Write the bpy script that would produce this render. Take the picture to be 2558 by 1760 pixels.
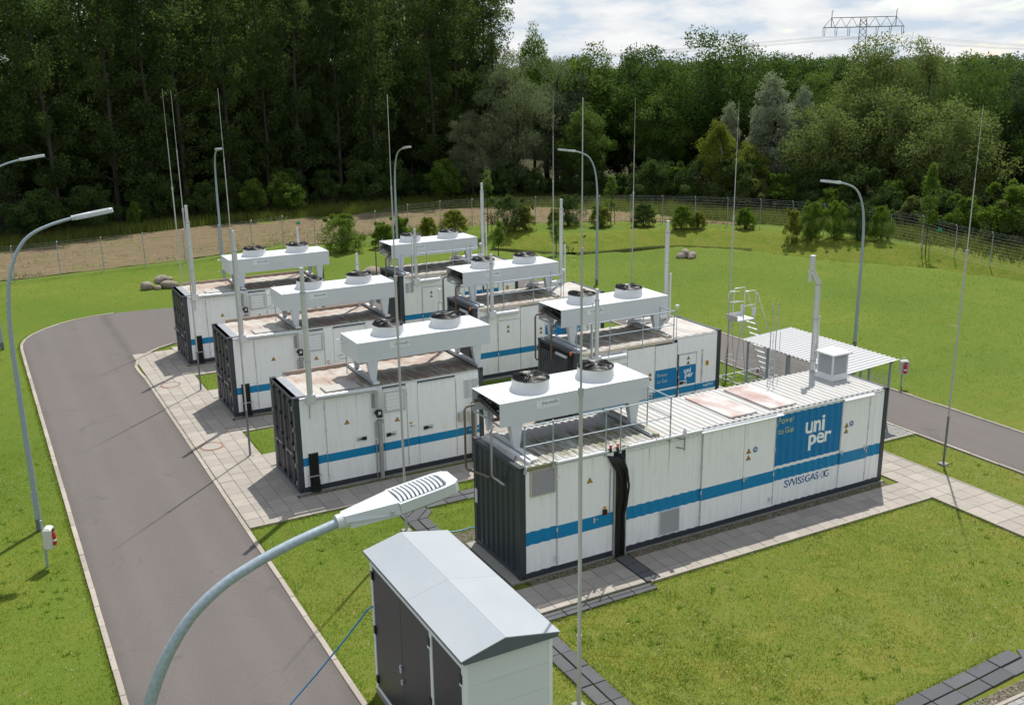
import bpy, bmesh, math, random
import numpy as np
from mathutils import Vector, Matrix

# ---------------------------------------------------------------- camera, world, sun, exposure
for o in list(bpy.data.objects):
    bpy.data.objects.remove(o)
S = bpy.context.scene
COL = S.collection
R = math.radians
PI = math.pi
cam_d = bpy.data.cameras.new('camera')
cam_d.lens = 35.52
cam_d.sensor_width = 36
cam_d.clip_start = 0.2
cam_d.clip_end = 4000
cam = bpy.data.objects.new('camera', cam_d)
COL.objects.link(cam)
cam.location = (-10.534, -19.214, 11.962)
cam.rotation_euler = (1.29483, 0.01245, -0.49887)
S.camera = cam

SUN_EL, SUN_AZ = R(59), R(45)          # azimuth measured from +y towards +x
sun_vec = Vector((math.sin(SUN_AZ) * math.cos(SUN_EL), math.cos(SUN_AZ) * math.cos(SUN_EL), math.sin(SUN_EL)))
sun_d = bpy.data.lights.new('sun', 'SUN')
sun_d.energy = 5.0
sun_d.angle = R(0.55)
sun_d.color = (1.0, 0.955, 0.88)
sun = bpy.data.objects.new('sun', sun_d)
COL.objects.link(sun)
sun.rotation_euler = sun_vec.to_track_quat('Z', 'Y').to_euler()
sun.location = (0, 0, 60)

W = bpy.data.worlds.new('World')
S.world = W
W.use_nodes = True
wn, wl = W.node_tree.nodes, W.node_tree.links
wn.clear()


def wnode(t, **kw):
    n = wn.new(t)
    for k, v in kw.items():
        setattr(n, k, v)
    return n


w_out = wnode('ShaderNodeOutputWorld')
w_mix = wnode('ShaderNodeMixShader')
w_bg1 = wnode('ShaderNodeBackground')
w_bg2 = wnode('ShaderNodeBackground')
sky = wnode('ShaderNodeTexSky', sky_type='NISHITA', sun_disc=False)
sky.sun_elevation = SUN_EL
sky.sun_rotation = SUN_AZ
sky.altitude = 30
sky.dust_density = 0.5
wl.new(sky.outputs[0], w_bg1.inputs[0])
w_bg1.inputs[1].default_value = 0.13
# cloud layer laid on a plane high above: direction.xy / direction.z
w_tc = wnode('ShaderNodeTexCoord')
w_sep = wnode('ShaderNodeSeparateXYZ')
wl.new(w_tc.outputs['Generated'], w_sep.inputs[0])
w_zc = wnode('ShaderNodeMath', operation='MAXIMUM')
wl.new(w_sep.outputs[2], w_zc.inputs[0])
w_zc.inputs[1].default_value = 0.0
w_za = wnode('ShaderNodeMath', operation='ADD')
wl.new(w_zc.outputs[0], w_za.inputs[0])
w_za.inputs[1].default_value = 0.26
w_div = wnode('ShaderNodeVectorMath', operation='DIVIDE')
w_cmb = wnode('ShaderNodeCombineXYZ')
for i in range(3):
    wl.new(w_za.outputs[0], w_cmb.inputs[i])
wl.new(w_tc.outputs['Generated'], w_div.inputs[0])
wl.new(w_cmb.outputs[0], w_div.inputs[1])
w_n1 = wnode('ShaderNodeTexNoise')
w_n1.inputs['Scale'].default_value = 2.8
w_n1.inputs['Detail'].default_value = 9
w_n1.inputs['Roughness'].default_value = 0.58
w_n1.inputs['Distortion'].default_value = 0.3
wl.new(w_div.outputs[0], w_n1.inputs['Vector'])
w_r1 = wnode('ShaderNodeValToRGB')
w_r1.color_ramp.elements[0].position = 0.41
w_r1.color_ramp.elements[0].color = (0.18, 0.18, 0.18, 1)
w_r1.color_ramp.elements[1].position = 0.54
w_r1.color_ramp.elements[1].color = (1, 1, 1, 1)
# cloud cover shaped to thin overhead and cut fill light, denser towards the horizon
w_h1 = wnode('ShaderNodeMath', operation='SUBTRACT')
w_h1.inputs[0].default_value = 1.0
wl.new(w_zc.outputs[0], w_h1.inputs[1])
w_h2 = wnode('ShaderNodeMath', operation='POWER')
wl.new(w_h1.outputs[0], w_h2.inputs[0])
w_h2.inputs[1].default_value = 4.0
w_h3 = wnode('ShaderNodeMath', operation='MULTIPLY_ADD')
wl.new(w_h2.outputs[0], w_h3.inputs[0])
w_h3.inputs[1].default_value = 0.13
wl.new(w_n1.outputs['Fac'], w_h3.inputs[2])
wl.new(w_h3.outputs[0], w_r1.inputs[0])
w_n2 = wnode('ShaderNodeTexNoise')
w_n2.inputs['Scale'].default_value = 4.2
w_n2.inputs['Detail'].default_value = 7
w_n2.inputs['Roughness'].default_value = 0.55
w_map = wnode('ShaderNodeMapping')
w_map.inputs['Location'].default_value = (3.7, 1.3, 5.1)
wl.new(w_div.outputs[0], w_map.inputs[0])
wl.new(w_map.outputs[0], w_n2.inputs['Vector'])
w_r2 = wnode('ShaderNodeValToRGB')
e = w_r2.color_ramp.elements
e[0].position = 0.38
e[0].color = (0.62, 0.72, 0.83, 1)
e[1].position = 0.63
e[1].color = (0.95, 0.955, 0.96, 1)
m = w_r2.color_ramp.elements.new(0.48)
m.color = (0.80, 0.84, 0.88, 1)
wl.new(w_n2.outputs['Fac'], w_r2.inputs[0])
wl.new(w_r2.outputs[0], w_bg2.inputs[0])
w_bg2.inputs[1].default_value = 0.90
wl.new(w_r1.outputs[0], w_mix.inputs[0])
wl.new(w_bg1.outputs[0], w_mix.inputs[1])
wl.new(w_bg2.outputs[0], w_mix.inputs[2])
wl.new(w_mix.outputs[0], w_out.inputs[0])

S.view_settings.view_transform = 'Standard'
S.view_settings.look = 'None'
S.view_settings.exposure = 0.15
S.view_settings.gamma = 1.0
S.view_settings.use_curve_mapping = False
try:
    S.cycles.max_bounces = 5
    S.cycles.diffuse_bounces = 2
    S.cycles.glossy_bounces = 2
    S.cycles.transmission_bounces = 2
except Exception:
    pass

rng = np.random.default_rng(7)
random.seed(7)

# ---------------------------------------------------------------- material helpers
MATS = {}


class NT:
    """small wrapper to write node trees briefly"""

    def __init__(self, name):
        self.m = bpy.data.materials.new(name)
        self.m.use_nodes = True
        self.n, self.l = self.m.node_tree.nodes, self.m.node_tree.links
        self.b = self.n['Principled BSDF']
        self.out = self.n['Material Output']

    def node(self, t, ins=None, **kw):
        n = self.n.new(t)
        for k, v in kw.items():
            setattr(n, k, v)
        for k, v in (ins or {}).items():
            self.put(n.inputs[k], v)
        return n

    def put(self, sock, v):
        if isinstance(v, bpy.types.NodeSocket):
            self.l.new(v, sock)
        else:
            if isinstance(v, tuple) and len(v) == 3 and sock.type == 'RGBA':
                v = v + (1,)
            sock.default_value = v

    def math(self, op, a, b=0.0, clamp=False):
        n = self.node('ShaderNodeMath', {0: a, 1: b}, operation=op, use_clamp=clamp)
        return n.outputs[0]

    def mix(self, f, a, b, mode='MIX'):
        n = self.node('ShaderNodeMix', data_type='RGBA', blend_type=mode)
        self.put(n.inputs[0], f)
        self.put(n.inputs[6], a)
        self.put(n.inputs[7], b)
        return n.outputs[2]

    def coord(self, scale=(1, 1, 1), kind='Object'):
        tc = self.node('ShaderNodeTexCoord')
        # every object starts the pattern somewhere else
        off = self.node('ShaderNodeVectorMath', {0: tc.outputs[kind], 1: self.node('ShaderNodeCombineXYZ', {0: self.math('MULTIPLY', self.rnd(), 37.0), 1: self.math('MULTIPLY', self.rnd(), 23.0), 2: self.math('MULTIPLY', self.rnd(), 11.0)}).outputs[0]}, operation='ADD')
        mp = self.node('ShaderNodeMapping', {0: off.outputs[0], 3: scale})
        return mp.outputs[0]

    def pos(self, scale=(1, 1, 1)):
        g = self.node('ShaderNodeNewGeometry')
        mp = self.node('ShaderNodeMapping', {0: g.outputs['Position'], 3: scale})
        return mp.outputs[0]

    def noise(self, vec, scale, detail=4, rough=0.55, dist=0.0):
        n = self.node('ShaderNodeTexNoise', {'Vector': vec, 'Scale': scale, 'Detail': detail, 'Roughness': rough, 'Distortion': dist})
        return n.outputs['Fac']

    def ramp(self, f, p0, p1, c0=(0, 0, 0), c1=(1, 1, 1)):
        n = self.node('ShaderNodeValToRGB', {0: f})
        el = n.color_ramp.elements
        el[0].position, el[1].position = p0, p1
        el[0].color, el[1].color = c0 + (1,), c1 + (1,)
        return n.outputs[0]

    def bump(self, h, strength, dist):
        n = self.node('ShaderNodeBump', {'Height': h, 'Strength': strength, 'Distance': dist})
        self.l.new(n.outputs[0], self.b.inputs['Normal'])
        return n

    def rnd(self):
        return self.node('ShaderNodeObjectInfo').outputs['Random']

    def set(self, col=None, rough=None, metal=None, spec=None):
        if col is not None:
            self.put(self.b.inputs['Base Color'], col)
        if rough is not None:
            self.put(self.b.inputs['Roughness'], rough)
        if metal is not None:
            self.put(self.b.inputs['Metallic'], metal)
        if spec is not None:
            self.put(self.b.inputs['Specular IOR Level'], spec)
        return self.m


def simple(name, col, rough=0.5, metal=0.0, var=0.12, scale=6.0, spec=0.4, bump=0.0):
    """paint or metal with uneven tone"""
    if name in MATS:
        return MATS[name]
    t = NT(name)
    v = t.coord()
    n = t.noise(v, scale, 5, 0.6)
    c = t.mix(n, tuple(x * (1 - var) for x in col), tuple(min(1, x * (1 + var)) for x in col))
    t.set(c, rough, metal, spec)
    if bump:
        t.bump(t.noise(v, scale * 12, 3), bump, 0.01)
    MATS[name] = t.m
    return t.m


BLUE = (0.0, 0.165, 0.40)
BLUE2 = (0.002, 0.185, 0.42)


def wall_white(name, stripe=None, panel=None, rust=()):
    """white painted steel with printed blue band and printed blue field (object x/z), faint dirt runs"""
    t = NT(name)
    tc = t.node('ShaderNodeTexCoord')
    sp = t.node('ShaderNodeSeparateXYZ', {0: tc.outputs['Object']})
    X, Z = sp.outputs[0], sp.outputs[2]
    streak = t.noise(t.coord((9, 9, 0.55)), 1.6, 5, 0.6)
    blot = t.noise(t.coord(), 2.2, 6, 0.65)
    d = t.math('MULTIPLY', t.ramp(streak, 0.47, 0.78), t.ramp(blot, 0.35, 0.75))
    col = t.mix(d, (0.85, 0.845, 0.855), (0.64, 0.625, 0.585))
    fine = t.noise(t.coord((30, 30, 1.2)), 1.0, 3)
    col = t.mix(t.math('MULTIPLY', t.ramp(fine, 0.66, 0.8), 0.2), col, (0.50, 0.50, 0.46))

    top = t.math('MULTIPLY', t.math('DIVIDE', t.math('SUBTRACT', Z, 1.7), 1.1, True), t.ramp(t.noise(t.coord((16, 16, .25)), 1.0, 4, .65), 0.54, 0.72))
    col = t.mix(t.math('MULTIPLY', top, 0.3), col, (0.46, 0.42, 0.34))
    low = t.math('MULTIPLY', t.math('DIVIDE', t.math('SUBTRACT', 0.75, Z), 0.6, True), t.ramp(t.noise(t.coord((3, 3, 1)), 2.0, 5, .7), 0.45, 0.70))
    col = t.mix(t.math('MULTIPLY', low, 0.3), col, (0.42, 0.42, 0.33))

    def band(v, a, b):
        return t.math('MULTIPLY', t.math('GREATER_THAN', v, a), t.math('LESS_THAN', v, b))
    bt = t.noise(t.coord(), 3.0, 4)
    bl1 = t.mix(bt, (0.0, 0.15, 0.375), (0.004, 0.19, 0.43))
    bl2 = t.mix(bt, (0.0, 0.185, 0.40), (0.006, 0.225, 0.46))
    if stripe:
        col = t.mix(band(Z, stripe[0], stripe[1]), col, bl2)
    if panel:
        f = t.math('MULTIPLY', band(X, panel[0], panel[1]), band(Z, panel[2], panel[3]))
        col = t.mix(f, col, bl1)
    for rx, rz0, rz1 in rust:
        dx = t.math('ABSOLUTE', t.math('SUBTRACT', X, rx))
        f = t.math('SUBTRACT', 1.0, t.math('DIVIDE', dx, 0.022), True)
        g = t.math('DIVIDE', t.math('SUBTRACT', Z, rz0), rz1 - rz0, True)
        f = t.math('MULTIPLY', t.math('MULTIPLY', f, g), band(Z, rz0, rz1))
        col = t.mix(f, col, (0.42, 0.22, 0.06))
    t.set(col, 0.42, 0, 0.35)
    return t.m


def roof_mat(name, stain_box, moss, base=(0.46, 0.46, 0.455), red=0.0, x_dir=True):
    """white roof sheet, weathered; algae and rust stains where water stands (object x/y box)"""
    t = NT(name)
    tc = t.node('ShaderNodeTexCoord')
    sp = t.node('ShaderNodeSeparateXYZ', {0: tc.outputs['Object']})
    X, Y = sp.outputs[0], sp.outputs[1]
    n1 = t.noise(t.coord((5.5, 0.9, 1)), 1.7, 6, 0.65)
    n2 = t.noise(t.coord(), 1.1, 5, 0.6)
    n3 = t.noise(t.coord((14, 1.5, 1)), 1.0, 3)
    a = t.ramp(n1, 0.40, 0.66)
    col = t.mix(t.math('MULTIPLY', a, 0.55), base, (0.33, 0.31, 0.265))
    if red:
        col = t.mix(t.math('MULTIPLY', t.ramp(n2, 0.42, 0.62), red), col, (0.25, 0.13, 0.088))
    if stain_box:
        x0, x1, y0, y1 = stain_box

        def soft(v, lo, hi, w):
            a_ = t.math('DIVIDE', t.math('SUBTRACT', v, lo), w, True)
            b_ = t.math('DIVIDE', t.math('SUBTRACT', hi, v), w, True)
            return t.math('MULTIPLY', a_, b_)
        f = t.math('MULTIPLY', soft(X, x0, x1, 0.25), soft(Y, y0, y1, 0.3))
        g = t.ramp(t.math('ADD', t.math('MULTIPLY', n1, 0.7), t.math('MULTIPLY', n3, 0.3)), 0.36, 0.58)
        col = t.mix(t.math('MULTIPLY', f, t.math('MULTIPLY', g, moss)), col, t.mix(t.ramp(n2, 0.42, 0.6), (0.115, 0.12, 0.045), (0.15, 0.098, 0.08)))
    t.set(col, 0.55, 0, 0.3)
    t.bump(t.noise(t.coord((3, 3, 3)), 6, 4), 0.15, 0.02)
    return t.m


def galv(name='galvanised', col=(0.42, 0.45, 0.48), rough=0.42):
    if name in MATS:
        return MATS[name]
    t = NT(name)
    v = t.node('ShaderNodeTexVoronoi', {'Vector': t.coord(), 'Scale': 28.0})
    n = t.noise(t.coord(), 9, 4)
    f = t.math('MULTIPLY', v.outputs['Distance'], 0.9)
    c = t.mix(f, tuple(x * 0.78 for x in col), tuple(min(1, x * 1.18) for x in col))
    c = t.mix(t.math('MULTIPLY', n, 0.35), c, tuple(x * 0.72 for x in col))
    t.set(c, rough, 0.25, 0.5)
    MATS[name] = t.m
    return t.m


M_GALV = galv()
M_GALV2 = galv('galvanised pole', (0.34, 0.41, 0.47), 0.45)
M_STEEL = simple('stainless steel', (0.56, 0.57, 0.58), 0.38, 0.35, 0.10, 3)
M_ALU = simple('aluminium', (0.60, 0.61, 0.62), 0.4, 0.3, 0.1, 5)
M_ROD = simple('bare rod metal', (0.44, 0.44, 0.435), 0.42, 0.15, 0.12, 2)
M_ROD2 = simple('dark rod sleeve', (0.16, 0.17, 0.18), 0.5, 0.3, 0.1, 2)
M_DARK = simple('anthracite paint', (0.035, 0.042, 0.055), 0.38, 0.0, 0.2, 3, 0.5)
M_NAVY = simple('dark door paint', (0.022, 0.026, 0.042), 0.35, 0.0, 0.25, 5, 0.5)
M_BLACK = simple('black plastic', (0.008, 0.008, 0.009), 0.32, 0.0, 0.2, 4, 0.5)
M_RUBBER = simple('black cable jacket', (0.012, 0.012, 0.013), 0.5, 0.0, 0.2, 4, 0.4)
M_WHITE = simple('white paint', (0.62, 0.63, 0.64), 0.38, 0.0, 0.05, 2.5)
M_COOLER = simple('light grey white coating', (0.56, 0.585, 0.61), 0.40, 0.0, 0.05, 1.8)
M_SHADE = simple('painted gap shade', (0.012, 0.012, 0.013), 0.8, 0, 0.1)  # near-black standing in for shade in gaps, slots and openings
M_GREYDUCT = simple('grey duct', (0.33, 0.32, 0.31), 0.5, 0.1, 0.15, 5)
M_RUSTPIPE = simple('primed brown pipe', (0.17, 0.125, 0.10), 0.5, 0.25, 0.25, 8)
M_BEIGE = simple('beige edge trim', (0.52, 0.46, 0.37), 0.55, 0, 0.12, 5)
M_ORANGE = simple('orange lens', (0.75, 0.17, 0.02), 0.2, 0, 0.1)
M_RED = simple('red lens', (0.5, 0.02, 0.03), 0.25, 0, 0.1)
M_SIGN_Y = simple('warning yellow', (0.62, 0.34, 0.02), 0.45, 0, 0.06)
M_SIGN_B = simple('sign blue', (0.01, 0.07, 0.30), 0.4, 0, 0.06)
M_INK = simple('black print', (0.015, 0.013, 0.012), 0.5, 0, 0.05)
M_INKBLUE = simple('navy print', (0.02, 0.10, 0.31), 0.45, 0, 0.05)
M_INKTH = simple('slate print', (0.06, 0.10, 0.16), 0.5, 0, 0.05)
M_PRINT_W = simple('white print', (0.85, 0.87, 0.88), 0.42, 0, 0.04)
M_PRINT_Y = simple('pale yellow print', (0.62, 0.58, 0.24), 0.45, 0, 0.08)
M_PRINT_G = simple('pale grey print', (0.45, 0.52, 0.52), 0.45, 0, 0.06)
M_REDBOX = simple('fire red', (0.45, 0.02, 0.025), 0.35, 0, 0.1)
M_HOSE = simple('blue hose', (0.045, 0.19, 0.36), 0.35, 0, 0.1)


# ---------------------------------------------------------------- mesh helpers
class MB:
    """collects simple solids, builds ONE mesh object"""

    def __init__(self):
        self.v, self.f, self.sm = [], [], []

    def add(self, vs, fs, smooth=False):
        o = len(self.v)
        self.v += [tuple(p) for p in vs]
        self.f += [tuple(i + o for i in f) for f in fs]
        self.sm += [smooth] * len(fs)
        return self

    def box(self, x0, x1, y0, y1, z0, z1):
        return self.add([(x0, y0, z0), (x1, y0, z0), (x1, y1, z0), (x0, y1, z0), (x0, y0, z1), (x1, y0, z1), (x1, y1, z1), (x0, y1, z1)],
                        [(0, 3, 2, 1), (4, 5, 6, 7), (0, 1, 5, 4), (1, 2, 6, 5), (2, 3, 7, 6), (3, 0, 4, 7)])

    def bbox(self, x0, x1, y0, y1, z0, z1, b=0.004):
        """box with chamfered top edge"""
        vs, fs = [], []
        for z, i in ((z0, 0), (z1 - b, 0), (z1, b)):
            vs += [(x0 + i, y0 + i, z), (x1 - i, y0 + i, z), (x1 - i, y1 - i, z), (x0 + i, y1 - i, z)]
        fs.append((3, 2, 1, 0))
        for k in (0, 4):
            for j in range(4):
                a, c = k + j, k + (j + 1) % 4
                fs.append((a, c, c + 4, a + 4))
        fs.append((8, 9, 10, 11))
        return self.add(vs, fs)

    def quad(self, a, b, c, d):
        return self.add([a, b, c, d], [(0, 1, 2, 3)])

    def prism(self, poly, axis, a, b):
        """poly of 2-D points extruded along axis from a to b"""
        def P(u, v, w):
            return {'x': (w, u, v), 'y': (u, w, v), 'z': (u, v, w)}[axis]
        n = len(poly)
        vs = [P(u, v, a) for u, v in poly] + [P(u, v, b) for u, v in poly]
        fs = [tuple(range(n)), tuple(range(2 * n - 1, n - 1, -1))] + [(i, i + n, (i + 1) % n + n, (i + 1) % n) for i in range(n)]
        return self.add(vs, fs)

    def tube(self, pts, r, seg=8, cap=True, smooth=True):
        pts = [Vector(p) for p in pts]
        n = len(pts)
        rs = r if isinstance(r, (list, tuple)) else [r] * n
        tang = []
        for i in range(n):
            d = pts[min(i + 1, n - 1)] - pts[max(i - 1, 0)]
            tang.append(d.normalized() if d.length > 1e-9 else Vector((0, 0, 1)))
        up = Vector((0, 0, 1)) if abs(tang[0].z) < 0.9 else Vector((1, 0, 0))
        u = tang[0].cross(up).normalized()
        vs, fs = [], []
        for i in range(n):
            u = (u - tang[i] * u.dot(tang[i])).normalized()
            w = tang[i].cross(u)
            for k in range(seg):
                a = 2 * PI * k / seg
                vs.append(pts[i] + (u * math.cos(a) + w * math.sin(a)) * rs[i])
        for i in range(n - 1):
            for k in range(seg):
                a, b = i * seg + k, i * seg + (k + 1) % seg
                fs.append((a, b, b + seg, a + seg))
        self.add(vs, fs, smooth)
        if cap:
            self.add(vs[:seg], [tuple(range(seg - 1, -1, -1))])
            self.add(vs[-seg:], [tuple(range(seg))])
        return self

    def cyl(self, c, r, z0, z1, seg=16, r2=None):
        return self.tube([(c[0], c[1], z0), (c[0], c[1], z1)], [r, r if r2 is None else r2], seg)

    def lathe(self, c, prof, seg=24, smooth=True, cap0=False, cap1=False):
        vs, fs = [], []
        for r, z in prof:
            for k in range(seg):
                a = 2 * PI * k / seg
                vs.append((c[0] + r * math.cos(a), c[1] + r * math.sin(a), c[2] + z))
        for i in range(len(prof) - 1):
            for k in range(seg):
                a, b = i * seg + k, i * seg + (k + 1) % seg
                fs.append((a, b, b + seg, a + seg))
        self.add(vs, fs, smooth)
        if cap0:
            self.add(vs[:seg], [tuple(range(seg - 1, -1, -1))])
        if cap1:
            self.add(vs[-seg:], [tuple(range(seg))])
        return self

    def torus(self, c, R_, r, seg=24, rs=5):
        pts = [(c[0] + R_ * math.cos(2 * PI * i / seg), c[1] + R_ * math.sin(2 * PI * i / seg), c[2]) for i in range(seg + 1)]
        return self.tube(pts, r, rs, False)

    def mesh(self, name):
        me = bpy.data.meshes.new(name)
        me.from_pydata(self.v, [], self.f)
        me.polygons.foreach_set('use_smooth', self.sm)
        me.update()
        return me

    def build(self, name, mat, parent=None, loc=(0, 0, 0), fixn=True):
        me = self.mesh(name)
        if fixn:
            bm = bmesh.new()
            bm.from_mesh(me)
            bmesh.ops.recalc_face_normals(bm, faces=bm.faces)
            bm.to_mesh(me)
            bm.free()
        me.materials.append(mat)
        return link(name, me, parent, loc)


def link(name, me, parent=None, loc=(0, 0, 0)):
    o = bpy.data.objects.new(name, me)
    COL.objects.link(o)
    o.location = loc
    if parent:
        o.parent = parent
    return o


def np_mesh(name, verts, faces, mat, smooth=False):
    """fast mesh from numpy arrays (faces all with the same number of corners)"""
    me = bpy.data.meshes.new(name)
    nv, (nf, k) = len(verts), faces.shape
    me.vertices.add(nv)
    me.vertices.foreach_set('co', np.ascontiguousarray(verts, dtype=np.float32).ravel())
    me.loops.add(nf * k)
    me.loops.foreach_set('vertex_index', np.ascontiguousarray(faces, dtype=np.int32).ravel())
    me.polygons.add(nf)
    me.polygons.foreach_set('loop_start', np.arange(0, nf * k, k, dtype=np.int32))
    me.polygons.foreach_set('use_smooth', np.full(nf, smooth))
    me.update(calc_edges=True)
    me.materials.append(mat)
    return me


def thing(name, label, cat, loc=(0, 0, 0), rotz=0, group=None):
    o = bpy.data.objects.new(name, None)
    COL.objects.link(o)
    o.location = loc
    o.rotation_euler = (0, 0, rotz)
    o.empty_display_size = 0.3
    return tag(o, label, cat, group)


def tag(o, label, cat, group=None):
    o['label'] = label
    o['category'] = cat
    if group:
        o['group'] = group
    return o


def struct(o, kind='structure', label=None):
    o['kind'] = kind
    if label:
        o['label'] = label
    return o


def copy_thing(root, loc, rotz, label, scale=None):
    r = root.copy()
    COL.objects.link(r)
    r.location = loc
    r.rotation_euler = (0, 0, rotz)
    if scale is not None:
        r.scale = scale
    r['label'] = label
    for ch in list(root.children):
        c = ch.copy()
        COL.objects.link(c)
        c.parent = r
        for g in list(ch.children):
            d = g.copy()
            COL.objects.link(d)
            d.parent = c
    return r


def text_bm(s, size, bold=0.0, spacing=1.0, res=3):
    cu = bpy.data.curves.new('t', 'FONT')
    cu.body = s
    cu.size = size
    cu.offset = bold * size
    cu.space_character = spacing
    cu.resolution_u = res
    o = bpy.data.objects.new('t', cu)
    COL.objects.link(o)
    dg = bpy.context.evaluated_depsgraph_get()
    dg.update()
    me = bpy.data.meshes.new_from_object(o.evaluated_get(dg))
    bpy.data.objects.remove(o)
    bpy.data.curves.remove(cu)
    bm = bmesh.new()
    bm.from_mesh(me)
    bpy.data.meshes.remove(me)
    return bm


def lettering(s, size, org, mat, parent, bold=0.0, width=None, height=None, plane='xz', cuts=None, yfun=None, spacing=1.0, name='lettering', slant=0.0, rot90=False):
    """flat printed lettering on a wall facing -y; optional target width, follows corrugation through yfun"""
    bm = text_bm(s, size, bold, spacing)
    xs = [v.co.x for v in bm.verts]
    ys = [v.co.y for v in bm.verts]
    x0, x1, y0, y1 = min(xs), max(xs), min(ys), max(ys)
    sx = width / (x1 - x0) if width else 1.0
    sy = height / (y1 - y0) if height else 1.0
    for v in bm.verts:
        u, w = (v.co.x - x0) * sx, (v.co.y - (y0 if height else 0)) * sy
        if rot90:
            u, w = -w, u
        v.co = Vector((org[0] + u + slant * w, org[1], org[2] + w))
    if cuts:
        for c in cuts:
            bmesh.ops.bisect_plane(bm, geom=bm.verts[:] + bm.edges[:] + bm.faces[:], plane_co=(c, 0, 0), plane_no=(1, 0, 0))
    if yfun:
        for v in bm.verts:
            v.co.y = org[1] + yfun(v.co.x)
    bm.normal_update()
    me = bpy.data.meshes.new(name)
    bm.to_mesh(me)
    bm.free()
    me.materials.append(mat)
    return link(name, me, parent)


# ---------------------------------------------------------------- terrain and ground
RIM = np.array([(14, 47.5), (20, 42.5), (24.4, 37.2), (28.6, 36.1), (32.2, 36.0), (35.4, 32.4), (36.2, 29.4), (37.6, 26), (40.2, 22.2), (41.7, 16.3), (42.6, 8), (43, 0), (43, -20)])
FENCE = np.array([(-26, 46.0), (-7.8, 46.9), (2, 47.8), (9, 50.2), (16, 51.6), (22.7, 50.6), (28.4, 49.2), (35.2, 46.4), (39.3, 42.0), (42.4, 37.2), (44.7, 29.5), (45.1, 22), (45.6, 15), (46, 6)])


def poly_dist(x, y, P):
    """signed distance to an open polyline (positive on its left-hand... outer side, away from the compound)"""
    best = np.full(x.shape, 1e9)
    sg = np.ones(x.shape)
    for a, b in zip(P[:-1], P[1:]):
        d = b - a
        L2 = (d ** 2).sum()
        t = np.clip(((x - a[0]) * d[0] + (y - a[1]) * d[1]) / L2, 0, 1)
        dx, dy = x - (a[0] + t * d[0]), y - (a[1] + t * d[1])
        q = np.hypot(dx, dy)
        cr = d[0] * dy - d[1] * dx
        up = q < best
        best = np.where(up, q, best)
        sg = np.where(up, np.where(cr > 0, 1, -1), sg)
    return best * sg


def vnoise(x, y, s, seed=0):
    """cheap smooth value noise"""
    x, y = np.asarray(x) * s + seed * 17.3, np.asarray(y) * s + seed * 9.1
    xi, yi = np.floor(x), np.floor(y)
    fx, fy = x - xi, y - yi
    fx, fy = fx * fx * (3 - 2 * fx), fy * fy * (3 - 2 * fy)

    def h(a, b):
        v = np.sin(a * 127.1 + b * 311.7 + seed * 74.7) * 43758.5453
        return v - np.floor(v)
    return (h(xi, yi) * (1 - fx) + h(xi + 1, yi) * fx) * (1 - fy) + (h(xi, yi + 1) * (1 - fx) + h(xi + 1, yi + 1) * fx) * fy


def terrain(x, y):
    x, y = np.asarray(x, float), np.asarray(y, float)
    s = poly_dist(x, y, RIM)
    z = np.interp(s, [-1, 0, 1.0, 3.0, 6.2, 8.2, 12, 40], [0, -0.05, -0.85, -0.85, 0.06, 0.10, 0.0, 0.0])
    amp = np.clip((np.hypot(x - 4, y - 12) - 26) / 25, 0, 1)
    z = z + amp * 0.10 * (vnoise(x, y, 0.13, 1) - 0.5)
    return z - 0.03


def axis_pts(lo, hi, c0, c1, step):
    mid = list(np.arange(c0, c1 + 1e-6, step))
    left, right, d = [], [], step * 1.5
    a = c0
    while a > lo:
        a -= d
        d *= 1.35
        left.append(a)
    d, a = step * 1.5, c1
    while a < hi:
        a += d
        d *= 1.35
        right.append(a)
    return np.array(left[::-1] + mid + right)


def mat_grass():
    t = NT('lawn turf')
    p = t.pos()
    big = t.noise(p, 0.09, 3, 0.5)
    mid = t.noise(p, 0.7, 5, 0.6)
    fine = t.noise(p, 9.0, 5, 0.7)
    vf = t.noise(p, 34.0, 3, 0.7)
    sp = t.node('ShaderNodeSeparateXYZ', {0: p})
    dry = t.math('MULTIPLY', t.math('DIVIDE', t.math('SUBTRACT', 9.0, sp.outputs[1]), 10.0, True), t.math('DIVIDE', t.math('ADD', sp.outputs[0], 8.0), 4.0, True))
    c = t.mix(t.ramp(big, 0.38, 0.62), (0.078, 0.127, 0.013), (0.122, 0.158, 0.020))
    c = t.mix(t.math('MULTIPLY', dry, t.ramp(big, 0.30, 0.60)), c, (0.152, 0.160, 0.027))
    c = t.mix(t.math('MULTIPLY', t.ramp(mid, 0.47, 0.68), t.math('ADD', 0.18, t.math('MULTIPLY', dry, 0.32))), c, (0.205, 0.185, 0.055))
    c = t.mix(t.math('MULTIPLY', t.ramp(mid, 0.46, 0.30), 0.4), c, (0.070, 0.135, 0.011))
    c = t.mix(t.math('MULTIPLY', t.ramp(fine, 0.46, 0.66), 0.38), c, (0.075, 0.125, 0.011))
    f2 = t.noise(t.pos((1, 1, 1)), 4.2, 4, 0.7)
    c = t.mix(t.math('MULTIPLY', t.ramp(f2, 0.53, 0.66), t.math('ADD', 0.10, t.math('MULTIPLY', dry, 0.28))), c, (0.21, 0.195, 0.065))
    c = t.mix(t.math('MULTIPLY', t.ramp(vf, 0.52, 0.66), 0.55), c, (0.19, 0.215, 0.05))
    bare = t.noise(p, 0.55, 6, 0.75, 0.6)
    c = t.mix(t.math('MULTIPLY', t.ramp(bare, 0.66, 0.71), 0.75), c, (0.26, 0.205, 0.12))
    t.set(c, 0.9, 0, 0.1)
    h = t.math('ADD', t.math('MULTIPLY', fine, 0.6), t.math('MULTIPLY', vf, 0.5))
    t.bump(h, 0.9, 0.06)
    return t.m


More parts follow.
